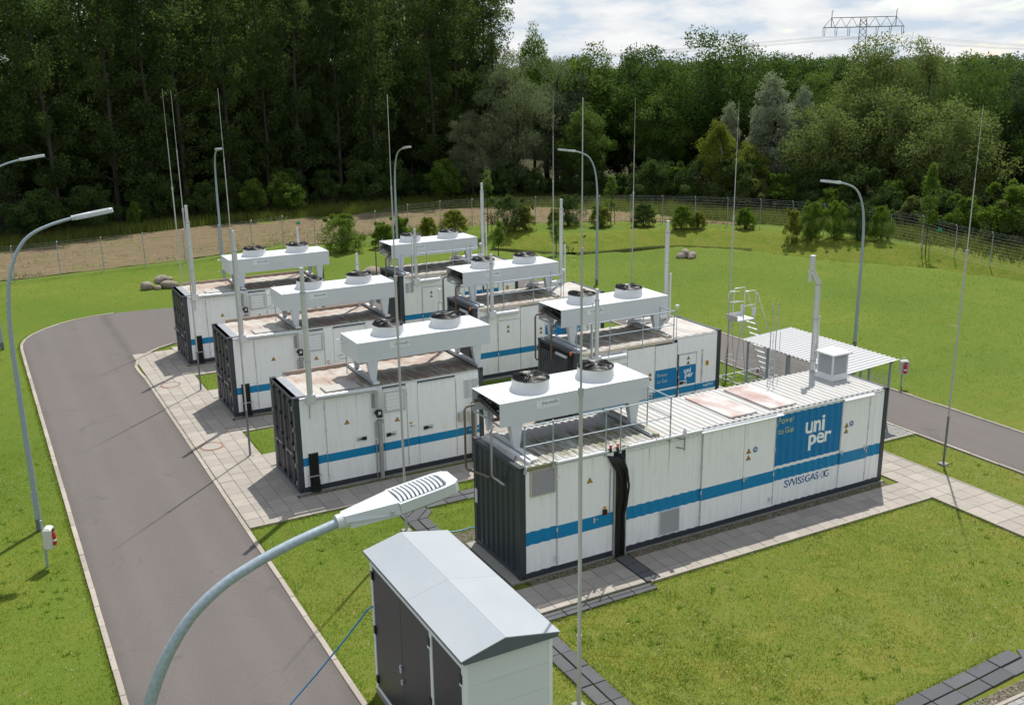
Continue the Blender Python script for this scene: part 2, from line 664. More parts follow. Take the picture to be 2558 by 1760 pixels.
M_TURF = mat_grass()
gx = axis_pts(-2500, 2500, -34, 66, 0.8)
gy = axis_pts(-1500, 2500, -14, 70, 0.8)
GX, GY = np.meshgrid(gx, gy)
gv = np.c_[GX.ravel(), GY.ravel(), terrain(GX, GY).ravel()]
nx, ny = len(gx), len(gy)
ii = (np.arange(ny - 1)[:, None] * nx + np.arange(nx - 1)[None, :]).ravel()
gf = np.c_[ii, ii + 1, ii + 1 + nx, ii + nx]
ground = struct(link('ground', np_mesh('ground', gv, gf, M_TURF, True)), label='mown green lawn around the containers')


def resample(P, step):
    P = np.array(P, float)
    seg = np.hypot(*np.diff(P, axis=0).T)
    s = np.r_[0, np.cumsum(seg)]
    n = max(2, int(round(s[-1] / step)) + 1)
    q = np.linspace(0, s[-1], n)
    return np.c_[np.interp(q, s, P[:, 0]), np.interp(q, s, P[:, 1])]


def arc(cx, cy, r, a0, a1, n=10):
    return [(cx + r * math.cos(R(a)), cy + r * math.sin(R(a))) for a in np.linspace(a0, a1, n)]


OUTER = [(-9.1, -45)] + [(-9.1, y) for y in range(-40, 30, 2)] + arc(-4.0, 30.0, 5.1, 180, 95, 12) + [(4, 34.2), (12, 32.6)] + arc(14.6, 27.2, 4.85, 80, 0, 10) + [(19.45, y) for y in range(26, -44, -2)]
INNER = [(-5.0, -45)] + [(-5.0, y) for y in range(-40, 23, 2)] + arc(-1.2, 23.8, 3.9, 180, 100, 10) + [(5, 27.0), (10, 26.2)] + arc(12.9, 22.6, 3.45, 80, 0, 8) + [(16.35, y) for y in range(22, -44, -2)]


def mat_asphalt():
    t = NT('asphalt')
    p = t.pos()
    fine = t.noise(p, 70, 4, 0.8)
    big = t.noise(p, 0.35, 4, 0.55, 0.3)
    lane = t.noise(t.pos((1.3, 0.12, 1)), 1.0, 3)
    g2 = t.noise(p, 22, 4, 0.75)
    c = t.mix(t.ramp(fine, 0.36, 0.64), (0.062, 0.055, 0.052), (0.135, 0.120, 0.114))
    c = t.mix(t.math('MULTIPLY', t.ramp(g2, 0.50, 0.66), 0.55), c, (0.066, 0.058, 0.055))
    c = t.mix(t.math('MULTIPLY', t.ramp(g2, 0.44, 0.32), 0.5), c, (0.148, 0.132, 0.130))
    c = t.mix(t.math('MULTIPLY', t.ramp(big, 0.40, 0.62), 0.45), c, (0.128, 0.114, 0.108))
    c = t.mix(t.math('MULTIPLY', t.ramp(lane, 0.45, 0.75), 0.18), c, (0.080, 0.071, 0.068))
    sx = t.node('ShaderNodeSeparateXYZ', {0: p}).outputs[0]
    wob = t.math('MULTIPLY', t.math('SUBTRACT', t.noise(p, 0.9, 5, 0.7), 0.5), 0.55)
    # dirt washed along the kerbs, faint wheel tracks polished by traffic
    for kx in (-9.1, -5.0, 16.35, 19.45):
        d = t.math('ADD', t.math('ABSOLUTE', t.math('SUBTRACT', sx, kx)), wob)
        c = t.mix(t.math('MULTIPLY', t.math('SUBTRACT', 1.0, t.math('DIVIDE', d, 0.32), True), 0.55), c, (0.075, 0.066, 0.056))
    for kx in (-7.95, -6.25):
        d = t.math('ADD', t.math('ABSOLUTE', t.math('SUBTRACT', sx, kx)), wob)
        c = t.mix(t.math('MULTIPLY', t.math('SUBTRACT', 1.0, t.math('DIVIDE', d, 0.42), True), 0.25), c, (0.150, 0.135, 0.128))
    st = t.noise(p, 0.75, 6, 0.72, 0.8)
    c = t.mix(t.math('MULTIPLY', t.ramp(st, 0.60, 0.70), 0.4), c, (0.065, 0.058, 0.055))
    chip = t.node('ShaderNodeTexVoronoi', {'Vector': p, 'Scale': 5.0})
    c = t.mix(t.math('LESS_THAN', chip.outputs['Distance'], 0.035), c, (0.36, 0.34, 0.31))
    t.set(c, 0.85, 0, 0.25)
    t.bump(t.math('ADD', fine, g2), 0.5, 0.014)
    return t.m


M_ASPH = mat_asphalt()
# road: one sheet between the two edge lines
Po, Pi_ = resample(OUTER, 0.5), None
no = 240
Po = resample(OUTER, 1.0)
u_o = np.linspace(0, 1, no)


def by_param(P, n):
    P = np.array(P, float)
    s = np.r_[0, np.cumsum(np.hypot(*np.diff(P, axis=0).T))]
    q = np.linspace(0, s[-1], n)
    return np.c_[np.interp(q, s, P[:, 0]), np.interp(q, s, P[:, 1])]


po, pi_ = by_param(OUTER, no), by_param(INNER, no)
rv = np.r_[np.c_[po, np.zeros(no)], np.c_[pi_, np.zeros(no)]]
k = np.arange(no - 1)
road = struct(link('road', np_mesh('road', rv, np.c_[k, k + no, k + 1 + no, k + 1], M_ASPH)), label='grey asphalt access road looping round the containers')


def mat_concrete(name, col, var=0.25, fine=60):
    t = NT(name)
    p = t.pos()
    r = t.rnd()
    n = t.noise(p, 2.2, 5, 0.6)
    f = t.noise(p, fine, 3, 0.7)
    c = t.mix(r, tuple(x * (1 - var) for x in col), tuple(min(1, x * (1 + var * 0.6)) for x in col))
    c = t.mix(t.math('MULTIPLY', t.ramp(n, 0.42, 0.68), 0.35), c, tuple(x * 0.70 for x in col))
    c = t.mix(t.math('MULTIPLY', t.ramp(f, 0.5, 0.75), 0.3), c, tuple(x * 0.6 for x in col))
    t.set(c, 0.85, 0, 0.25)
    t.bump(f, 0.25, 0.006)
    return t.m


M_SLAB = mat_concrete('paving concrete', (0.325, 0.295, 0.262), 0.14)
M_KERB = mat_concrete('kerb concrete', (0.34, 0.305, 0.262), 0.18)
M_COVER = mat_concrete('dark cover slab', (0.092, 0.095, 0.102), 0.16)
M_PAD = mat_concrete('foundation concrete', (0.27, 0.265, 0.24), 0.1)
M_PAVER = mat_concrete('grey paver', (0.26, 0.26, 0.25), 0.15)


def mat_joint():
    t = NT('mossy joint soil')
    n = t.noise(t.pos(), 3.5, 5, 0.7)
    t.set(t.mix(t.ramp(n, 0.40, 0.60), (0.13, 0.115, 0.09), (0.07, 0.10, 0.03)), 0.95, 0, 0.1)
    return t.m


M_JOINT = mat_joint()


def kerb_run(P, w, label, side=1, lo=None):
    root = bpy.data.objects.new('kerb', None)
    COL.objects.link(root)
    struct(root, label=label)
    q = resample(P, 1.0)
    base = None
    for a, b in zip(q[:-1], q[1:]):
        d = b - a
        L = float(np.hypot(*d))
        if base is None or abs(base[1] - L) > 0.03:
            mb = MB().bbox(0.004, L - 0.006, -w / 2, w / 2, -0.12, 0.0, 0.008)
            me = mb.mesh('kerb_stone')
            me.materials.append(M_KERB)
            base = (me, L)
        o = link('kerb_stone', base[0], root, (a[0], a[1], 0.028 + random.uniform(-0.006, 0.006)))
        o.rotation_euler = (random.uniform(-.01, .01), random.uniform(-.003, .003), math.atan2(d[1], d[0]) + random.uniform(-.006, .006))
    return root


def clipY(P, y0, y1):
    return [p for p in P if y0 <= p[1] <= y1]


oL = [p for p in OUTER[:60] if p[1] > -9 and p[0] < -4.1]
kerb_run(oL, 0.12, 'pale concrete kerb along the left lawn edge of the road')
iL = [p for p in INNER[:50] if p[1] > -9 and p[0] < 1]
kerb_run(iL, 0.12, 'pale concrete kerb between the road and the paving by the container doors')
oR = [p for p in OUTER if p[0] > 13 and p[1] > -14]
kerb_run(oR, 0.10, 'pale concrete kerb along the far lawn edge of the right-hand road')
iR = [p for p in INNER if p[0] > 13 and p[1] > -14]
kerb_run(iR, 0.10, 'pale concrete kerb along the near edge of the right-hand road')

# paving: base sheet + slabs one by one
PAVED = []


def pavement(label, rects, sx=0.5, sy=0.5, mat=M_SLAB):
    root = bpy.data.objects.new('pavement', None)
    COL.objects.link(root)
    struct(root, label=label)
    mb = MB()
    cache = {}
    for (x0, x1, y0, y1) in rects:
        PAVED.append((x0, x1, y0, y1))
        mb.quad((x0, y0, -0.004), (x1, y0, -0.004), (x1, y1, -0.004), (x0, y1, -0.004))
        nx_, ny_ = max(1, round((x1 - x0) / sx)), max(1, round((y1 - y0) / sy))
        w, h = (x1 - x0) / nx_, (y1 - y0) / ny_
        key = (round(w, 3), round(h, 3))
        if key not in cache:
            g = 0.0045
            b_ = MB().bbox(-w / 2 + g, w / 2 - g, -h / 2 + g, h / 2 - g, -0.05, 0.0, 0.006)
            cache[key] = b_.mesh('paving_slab')
            cache[key].materials.append(mat)
        for i in range(nx_):
            for j in range(ny_):
                o = link('paving_slab', cache[key], root, (x0 + (i + .5) * w, y0 + (j + .5) * h, 0.016 + random.uniform(-.004, .004)))
                o.rotation_euler = (random.uniform(-.008, .008), random.uniform(-.008, .008), random.uniform(-.006, .006))
    mb.build('joint_bed', M_JOINT, root, fixn=False)
    return root


pavement('grey slab path along the front of the long container', [(-0.30, 2.62, -1.5, -0.30), (3.08, 12.6, -1.5, -0.32)], 0.42, 0.4)
pavement('pale slab path past the right end of the long container', [(12.6, 14.15, -12, 9.8)], 0.52, 0.5)
pavement('pale slab pavement beside the road at the container doors', [(-4.92, -3.18, 6.3, 26.2)], 0.44, 0.5)
pavement('slab paving in front of and behind the nearest door-end container', [(-3.18, 3.3, 6.3, 7.5), (-3.18, 3.3, 10.4, 11.5)], 0.5, 0.5)
pavement('slab paving around the middle door-end container', [(-3.18, 3.3, 13.95, 15.25), (-3.18, 3.3, 18.2, 19.3)], 0.5, 0.5)
pavement('slab paving around the farthest door-end container', [(-3.18, 3.3, 21.6, 23.05), (-3.18, 3.3, 25.9, 26.6)], 0.5, 0.5)
pavement('slab paving between the two container rows', [(3.3, 6.0, 6.3, 11.5), (3.3, 6.0, 13.9, 19.3), (3.3, 6.0, 21.6, 26.2)], 0.5, 0.5)
pavement('slab paving around the right-hand container row', [(6.0, 12.6, 6.2, 7.3), (6.0, 12.6, 10.3, 11.4)], 0.5, 0.5)
pavement('small grey block paving linking the path to the right-hand road', [(14.15, 16.28, 2.3, 3.5)], 0.2, 0.13, M_PAVER)
# edging bars along the paths
for nm, rects in (('path_edging', [(-4.92, -3.18, 6.24, 6.30), (-3.18, 3.3, 6.24, 6.30), (-0.30, 12.6, -1.56, -1.50), (12.54, 12.60, -12, -1.5), (14.15, 14.20, -12, 2.3), (14.15, 16.28, 2.24, 2.30)]),):
    for r_ in rects:
        if r_[0] == -0.30:
            r_ = (2.75, 12.54, -1.56, -1.50)
        mb = MB().bbox(r_[0], r_[1], r_[2], r_[3], -0.1, 0.03, 0.006)
        struct(mb.build(nm, M_KERB), label='thin concrete edging bar along the paving')

# cable duct covers: dark slabs with a gap between the two rows
covers = struct(bpy.data.objects.new('cable_duct_cover', None), label='dark grey slab covers over the cable duct')
COL.objects.link(covers)


def cover(x0, x1, y0, y1, z=0.012, rot=0):
    w, h = x1 - x0, y1 - y0
    mb = MB().bbox(-w / 2 + .006, w / 2 - .006, -h / 2 + .006, h / 2 - .006, -0.06, 0, 0.006)
    o = mb.build('cover_slab', M_COVER, covers, ((x0 + x1) / 2, (y0 + y1) / 2, z + random.uniform(-.006, .008)))
    o.rotation_euler = (random.uniform(-.012, .012), random.uniform(-.012, .012), rot + random.uniform(-.01, .01))
    return o


y = 4.45
while y > -7.5:
    cover(-1.06, -0.77, y - 0.62, y)
    cover(-0.74, -0.45, y - 0.62, y)
    y -= 0.63
for i in range(4):
    x = -0.2 + i * 0.63
    cover(x, x + 0.62, 5.36, 5.65)
    cover(x, x + 0.62, 5.04, 5.33)
for a, b in (((-0.62, 5.02), 0), ((-0.40, 5.38), 1)):
    pass
# chamfered corner pieces
for poly in ([(-1.06, 4.47), (-0.77, 4.47), (-0.22, 5.03), (-0.22, 5.05), (-0.42, 5.20), (-1.06, 4.62)], [(-1.06, 4.65), (-0.44, 5.22), (-0.22, 5.36), (-0.22, 5.65), (-0.35, 5.65), (-1.06, 4.98)], [(-0.74, 4.47), (-0.45, 4.47), (-0.20, 4.78), (-0.20, 5.01)]):
    MB().prism(poly, 'z', -0.05, 0.012).build('cover_slab', M_COVER, covers)
x = -0.44
while x < 2.6:
    cover(x, x + 0.62, -1.86, -1.58)
    x += 0.63
for i in range(3):
    cover(2.66, 3.05, -1.5 + i * 0.46, -1.05 + i * 0.46, 0.02)
for i in range(6):
    x = 3.2 + i * 0.72
    cover(x, x + 0.71, -8.12 + 0.03 * i, -7.81 + 0.03 * i, 0.012, 0.05)
    cover(x, x + 0.71, -8.46 + 0.03 * i, -8.15 + 0.03 * i, 0.012, 0.05)
for i in range(3):
    cover(7.5 + i * .33, 7.82 + i * .33, -8.3 - i * .45, -7.75 - i * .45, 0.012, -0.6)
pavement('small grey block paving in the bottom right corner', [(4.6, 7.4, -10.2, -8.86)], 0.2, 0.13, M_PAVER)
struct(MB().bbox(4.4, 7.4, -8.85, -8.77, -.1, 0.03, .006).build('path_edging', M_KERB), label='concrete edging bar beside the gravel strip')


# ---------------------------------------------------------------- gravel
def mat_stones(name, c0, c1):
    t = NT(name)
    v = t.node('ShaderNodeTexVoronoi', {'Vector': t.pos(), 'Scale': 22.0})
    t.set(t.mix(v.outputs['Color'], c0, c1), 0.85, 0, 0.3)
    return t.m


M_GRAVEL = mat_stones('mixed gravel', (0.12, 0.095, 0.072), (0.31, 0.265, 0.215))
OCT = np.array([(1, 0, 0), (-1, 0, 0), (0, 1, 0), (0, -1, 0), (0, 0, 1), (0, 0, -1)], float)
OCF = np.array([(0, 2, 4), (2, 1, 4), (1, 3, 4), (3, 0, 4), (2, 0, 5), (1, 2, 5), (3, 1, 5), (0, 3, 5)])


def gravel(rects, label, dens=520, size=0.021):
    vs, fs, off = [], [], 0
    base = MB()
    for (x0, x1, y0, y1) in rects:
        PAVED.append((x0, x1, y0, y1))
        base.quad((x0, y0, -0.003), (x1, y0, -0.003), (x1, y1, -0.003), (x0, y1, -0.003))
        n = int((x1 - x0) * (y1 - y0) * dens)
        c = np.c_[rng.uniform(x0, x1, n), rng.uniform(y0, y1, n), rng.uniform(0.0, 0.012, n)]
        sc = rng.uniform(0.6, 1.4, (n, 1, 3)) * size * np.array([1, 1, .7])
        ang = rng.uniform(0, 2 * PI, n)
        v = OCT[None] * sc
        ca, sa = np.cos(ang)[:, None], np.sin(ang)[:, None]
        v = np.stack([v[..., 0] * ca - v[..., 1] * sa, v[..., 0] * sa + v[..., 1] * ca, v[..., 2]], -1) + c[:, None]
        vs.append(v.reshape(-1, 3))
        fs.append((OCF[None] + (np.arange(n) * 6)[:, None, None]).reshape(-1, 3) + off)
        off += n * 6
    me = np_mesh('gravel', np.concatenate(vs), np.concatenate(fs), M_GRAVEL)
    o = struct(link('gravel', me), 'stuff', label)
    base.build('gravel_bed', M_JOINT, o, fixn=False)
    return o


gravel([(3.1, 12.3, -0.34, -0.02), (0.15, 2.6, -0.30, -0.03), (-0.46, -0.26, -0.5, 3.2), (-0.26, 0.9, 2.5, 3.15)], 'loose gravel strip round the foot of the long container')
gravel([(-3.1, -1.9, 7.46, 7.82), (-0.9, -0.1, 7.4, 7.75), (-3.1, -1.9, 15.2, 15.6), (-3.1, 0, 23.0, 23.35), (3.2, 4.0, 7.6, 10.2), (3.2, 4, 15.4, 18)], 'loose brown gravel at the feet of the door-end containers')
gravel([(4.4, 7.3, -8.77, -8.50)], 'pale gravel strip in the bottom right corner', 500, 0.03)

# concrete pads
for lab, r_ in (('narrow concrete foundation strip under the long container', (-0.24, 12.3, -0.02, 2.5)), ('concrete foundation under the nearest door-end container', (-3.2, 3.1, 7.70, 10.3)), ('concrete foundation under the middle door-end container', (-3.2, 3.1, 15.48, 18.1)), ('concrete foundation under the farthest door-end container', (-3.2, 3.1, 23.26, 25.85)),
                ('concrete foundation under the nearest right-row container', (6.15, 12.5, 7.5, 10.2)), ('concrete foundation under the middle right-row container', (6.15, 12.5, 14.9, 17.6)), ('concrete foundation under the farthest right-row container', (6.15, 12.5, 22.35, 25.0))):
    PAVED.append(r_)
    struct(MB().box(r_[0], r_[1], r_[2], r_[3], -0.3, 0.022).build('foundation', M_PAD), label=lab)
# ---------------------------------------------------------------- containers
CD, CH = 2.438, 2.94          # depth, height above ground
ZB = 0.05                     # underside of frame


def corr_fun(x0, period, depth):
    """trapezoid corrugation: 0 on the outer ridges, +depth in the grooves"""
    def f(x):
        u = ((x - x0) / period) % 1.0
        if u < 0.32:
            return 0.0
        if u < 0.5:
            return depth * (u - 0.32) / 0.18
        if u < 0.82:
            return depth
        return depth * (1 - (u - 0.82) / 0.18)
    return f


def corr_breaks(x0, x1, period):
    out = []
    k_ = 0
    while x0 + k_ * period < x1 + period:
        for u in (0, 0.32, 0.5, 0.82):
            x_ = x0 + (k_ + u) * period
            if x0 < x_ < x1:
                out.append(x_)
        k_ += 1
    return out


def corr_wall(name, mat, parent, x0, x1, z0, z1, period=0.25, depth=0.032, y=0.0, axis='x', thick=0.05):
    """corrugated sheet; axis x: faces -y at plane y; axis y: faces -x at plane x=y; roof: axis 'r' faces +z"""
    f = corr_fun(x0, period, depth)
    xs = [x0] + corr_breaks(x0, x1, period) + [x1]
    mb = MB()
    vs, fs = [], []
    sgn = 1 if thick > 0 else -1
    for x_ in xs:
        d = f(x_) * sgn
        if axis == 'x':
            vs += [(x_, y + d, z0), (x_, y + d, z1), (x_, y + thick, z1), (x_, y + thick, z0)]
        elif axis == 'y':
            vs += [(y + d, x_, z0), (y + d, x_, z1), (y + thick, x_, z1), (y + thick, x_, z0)]
        else:
            vs += [(x_, z0, y + d), (x_, z1, y + d), (x_, z1, y + thick), (x_, z0, y + thick)]
    for i in range(len(xs) - 1):
        a, b = i * 4, i * 4 + 4
        for j in range(4):
            fs.append((a + j, a + (j + 1) % 4, b + (j + 1) % 4, b + j))
    fs.append((0, 1, 2, 3))
    n = len(xs) * 4 - 4
    fs.append((n, n + 1, n + 2, n + 3))
    mb.add(vs, fs)
    return mb.build(name, mat, parent)


def triangle_sign(parent, x, z, s=0.17, y=-0.004, glyph='!'):
    """yellow warning triangle with black border and a small pictogram"""
    h = s * 0.87
    o = MB().prism([(x - s / 2, z), (x + s / 2, z), (x, z + h)], 'y', y, y + 0.003).build('warning_sign', M_INK, parent)
    i = 0.016
    MB().prism([(x - s / 2 + i * 1.7, z + i), (x + s / 2 - i * 1.7, z + i), (x, z + h - i * 1.9)], 'y', y - 0.002, y - 0.0002).build('sign_face', M_SIGN_Y, o)
    g = MB()
    if glyph == '!':
        g.prism([(x + .004, z + h * .62), (x - .017, z + h * .36), (x + .002, z + h * .36), (x - .008, z + h * .14), (x + .018, z + h * .42), (x + .002, z + h * .42)], 'y', y - 0.004, y - 0.0022)
    else:
        g.prism([(x - .022, z + h * .16), (x + .022, z + h * .16), (x + .012, z + h * .36), (x + .004, z + h * .5), (x - .008, z + h * .38), (x - .016, z + h * .3)], 'y', y - 0.004, y - 0.0022)
    g.build('pictogram', M_INK, o)
    return o


def round_sign(parent, x, z, r=0.085, y=-0.004):
    def ring(rr):
        return [(x + rr * math.cos(2 * PI * k_ / 20), z + rr * math.sin(2 * PI * k_ / 20)) for k_ in range(20)]
    o = MB().prism(ring(r), 'y', y, y + .003).build('mandatory_sign', M_SIGN_B, parent)
    MB().prism(ring(r * .86), 'y', y - .0015, y - .0002).build('sign_ring', M_PRINT_W, o)
    MB().prism(ring(r * .76), 'y', y - .003, y - .0016).build('sign_face', M_SIGN_B, o)
    head = [(x + .02 * math.cos(a), z + .004 + .03 * math.sin(a)) for a in np.linspace(0, 2 * PI, 14)[:-1]]
    g = MB().prism(head, 'y', y - .0045, y - .0031)
    g.prism([(x - .035, z - .02), (x - .026, z - .02), (x - .026, z + .03), (x - .035, z + .03)], 'y', y - .0045, y - .0031)
    g.prism([(x + .026, z - .02), (x + .035, z - .02), (x + .035, z + .03), (x + .026, z + .03)], 'y', y - .0045, y - .0031)
    g.build('pictogram', M_PRINT_W, o)


def louvre(parent, x0, x1, z0, z1, n, y=0.0, frame=0.03, mat=None, fmat=None, name='ventilation_grille', depth=0.05):
    mat, fmat = mat or M_WHITE, fmat or M_WHITE
    f = MB()
    f.box(x0 - frame, x0, y - .022, y + depth, z0 - frame, z1 + frame)
    f.box(x1, x1 + frame, y - .022, y + depth, z0 - frame, z1 + frame)
    f.box(x0, x1, y - .022, y + depth, z1, z1 + frame)
    f.box(x0, x1, y - .022, y + depth, z0 - frame, z0)
    o = f.build(name, fmat, parent)
    MB().box(x0, x1, y + depth * .45, y + depth * .8, z0, z1).build('dark_backing', M_SHADE, o)
    p = (z1 - z0) / n
    sl = MB().add([(x0, y - .018, 0), (x1, y - .018, 0), (x1, y + depth * .3, p * .5), (x0, y + depth * .3, p * .5), (x0, y - .018, .004), (x1, y - .018, .004), (x1, y + depth * .3 + .003, p * .56), (x0, y + depth * .3 + .003, p * .56)],
                  [(0, 1, 5, 4), (4, 5, 6, 7), (0, 3, 2, 1)])
    me = sl.mesh('slat')
    me.materials.append(mat)
    for i in range(n):
        link('slat', me, o, (0, 0, z0 + i * p + p * .05))
    return o


def flat_door(parent, x0, x1, z0, z1, mat, hinge='left', name='door', y=-0.006, handle=None):
    g = 0.007
    d = MB().bbox(x0 + g, x1 - g, y, y + .04, z0 + g, z1 - g, 0.0)
    o = MB().box(x0 + g, x1 - g, y, y + .035, z0 + g, z1 - g).build(name, mat, parent)
    hx = x0 if hinge == 'left' else x1
    for zz in np.linspace(z0 + .25, z1 - .25, 4):
        MB().box(hx - .02, hx + .02, y - .014, y - .001, zz - .05, zz + .05).build('hinge', M_COOLER, o)
    MB().tube([(hx, y - .010, z0 + .05), (hx, y - .010, z1 - .05)], .007, 6).build('hinge_rod', M_GALV, o)
    if handle == 'plate':
        pass
    return o


def handle_plate(parent, x, z, flip=False, y=-0.007):
    """recessed black paddle handle in a pale frame"""
    o = MB().box(x - .17, x + .17, y - .004, y, z - .08, z + .08).build('handle_plate', M_COOLER, parent)
    s = -1 if flip else 1
    MB().prism([(x - s * .15, z - .05), (x - s * .15, z + .045), (x - s * .03, z + .055), (x + s * .02, z + .012), (x + s * .13, z + .004), (x + s * .13, z - .012), (x + s * .0, z - .02), (x - s * .04, z - .05)], 'y', y - .022, y - .0045).build('paddle_handle', M_BLACK, o)
    return o


def corner_castings(parent, L, mat):
    for x in (0, L):
        for y in (0, CD):
            for z in (ZB, CH - .118):
                xa, xb = (x - .004, x + .174) if x == 0 else (x - .174, x + .004)
                ya, yb = (y - .004, y + .158) if y == 0 else (y - .158, y + .004)
                o = MB().box(xa, xb, ya, yb, z - .003, z + .121).build('corner_casting', mat, parent)
                cx = (xa + xb) / 2
                if y == 0:
                    MB().prism([(cx + .026 * math.cos(a), z + .06 + .036 * math.sin(a)) for a in np.linspace(0, 2 * PI, 11)[:-1]], 'y', ya - .0015, ya + .001).build('slot_shade_disc', M_SHADE, o)  # near-black disc painted on for the shade in the hole
                cy = (ya + yb) / 2
                xf = xa if x == 0 else xb
                MB().prism([(cy + .026 * math.cos(a), z + .06 + .036 * math.sin(a)) for a in np.linspace(0, 2 * PI, 11)[:-1]], 'x', xf - .0015, xf + .0015).build('slot_shade_disc', M_SHADE, o)
                if z > 1:
                    MB().prism([(cx + .05 * math.cos(a), cy + .028 * math.sin(a)) for a in np.linspace(0, 2 * PI, 11)[:-1]], 'z', z + .120, z + .1225).build('slot_shade_disc', M_SHADE, o)


def guard_rail(parent, posts, ztop, zmid, y, zfoot, returns=(), r=0.017, name='guard_rail'):
    """posts: list of x; returns: list of (x, y_end) end returns"""
    o = MB().tube([(posts[0], y, ztop), (posts[-1], y, ztop)], r, 8).build(name, M_GALV2, parent)
    MB().tube([(posts[0], y, zmid), (posts[-1], y, zmid)], r * .85, 8).build('middle_rail', M_GALV2, o)
    for px in posts:
        MB().tube([(px, y, zfoot), (px, y, ztop)], r, 8).build('post', M_GALV2, o)
        MB().box(px - .03, px + .03, y - .02, y + .035, zfoot - .02, zfoot + .08).build('clamp', M_GALV, o)
        for zz in (zmid, ztop):
            MB().cyl((px, y), r * 1.6, zz - .03, zz + .03, 8).build('rail_fitting', M_GALV, o)
    for (rx, ry) in returns:
        MB().tube([(rx, y, ztop), (rx, ry, ztop)], r, 8).build('return_rail', M_GALV2, o)
        MB().tube([(rx, y, zmid), (rx, ry, zmid)], r * .85, 8).build('return_rail', M_GALV2, o)
        MB().tube([(rx, ry, CH), (rx, ry, ztop)], r, 8).build('post', M_GALV2, o)
    return o


def flue(parent, x, y, z0, z1, r, cap_h=0.68, name='flue_pipe', box=True):
    o = MB().cyl((x, y), r, z0, z1 - cap_h, 16).build(name, M_STEEL, parent)
    MB().cyl((x, y), r * .72, z1 - cap_h, z1, 14).build('flue_tip', M_STEEL, o)
    MB().cyl((x, y), r * 1.07, z1 - cap_h - .05, z1 - cap_h + .012, 16).build('flue_collar', M_GALV, o)
    n = max(2, int((z1 - z0) / 1.0))
    for k_ in range(1, n):
        zz = z0 + (z1 - cap_h - z0) * k_ / n
        MB().cyl((x, y), r * 1.035, zz - .012, zz + .012, 16).build('joint_band', M_GALV, o)
    if box:
        MB().box(x - .14, x + .14, y - .10, y + .10, z0 - .26, z0).build('flue_box', M_ALU, o)
    return o


def base_frame(root, L, endL, endR):
    """dark bottom rails, top rails and corner posts shared by all containers"""
    MB().box(.165, L - .165, 0.002, .10, ZB + .012, ZB + .13).build('bottom_rail', M_DARK, root)
    MB().box(.165, L - .165, CD - .10, CD - .002, ZB + .012, ZB + .13).build('bottom_rail', M_DARK, root)
    for x, m_ in ((0, endL), (L, endR)):
        xa, xb = (0.0, .16) if x == 0 else (L - .16, L)
        MB().box(xa + .004, xb - .004, .155, CD - .155, ZB + .014, ZB + .12).build('end_sill', m_, root)
        MB().box(xa + .004, xb - .004, .155, CD - .155, CH - .10, CH - .012).build('end_header', m_, root)
        for y0, y1 in ((0.0, .15), (CD - .15, CD)):
            MB().box(xa, xb, y0, y1, ZB + .118, CH - .118).build('corner_post', m_, root)
    corner_castings(root, L, endL)


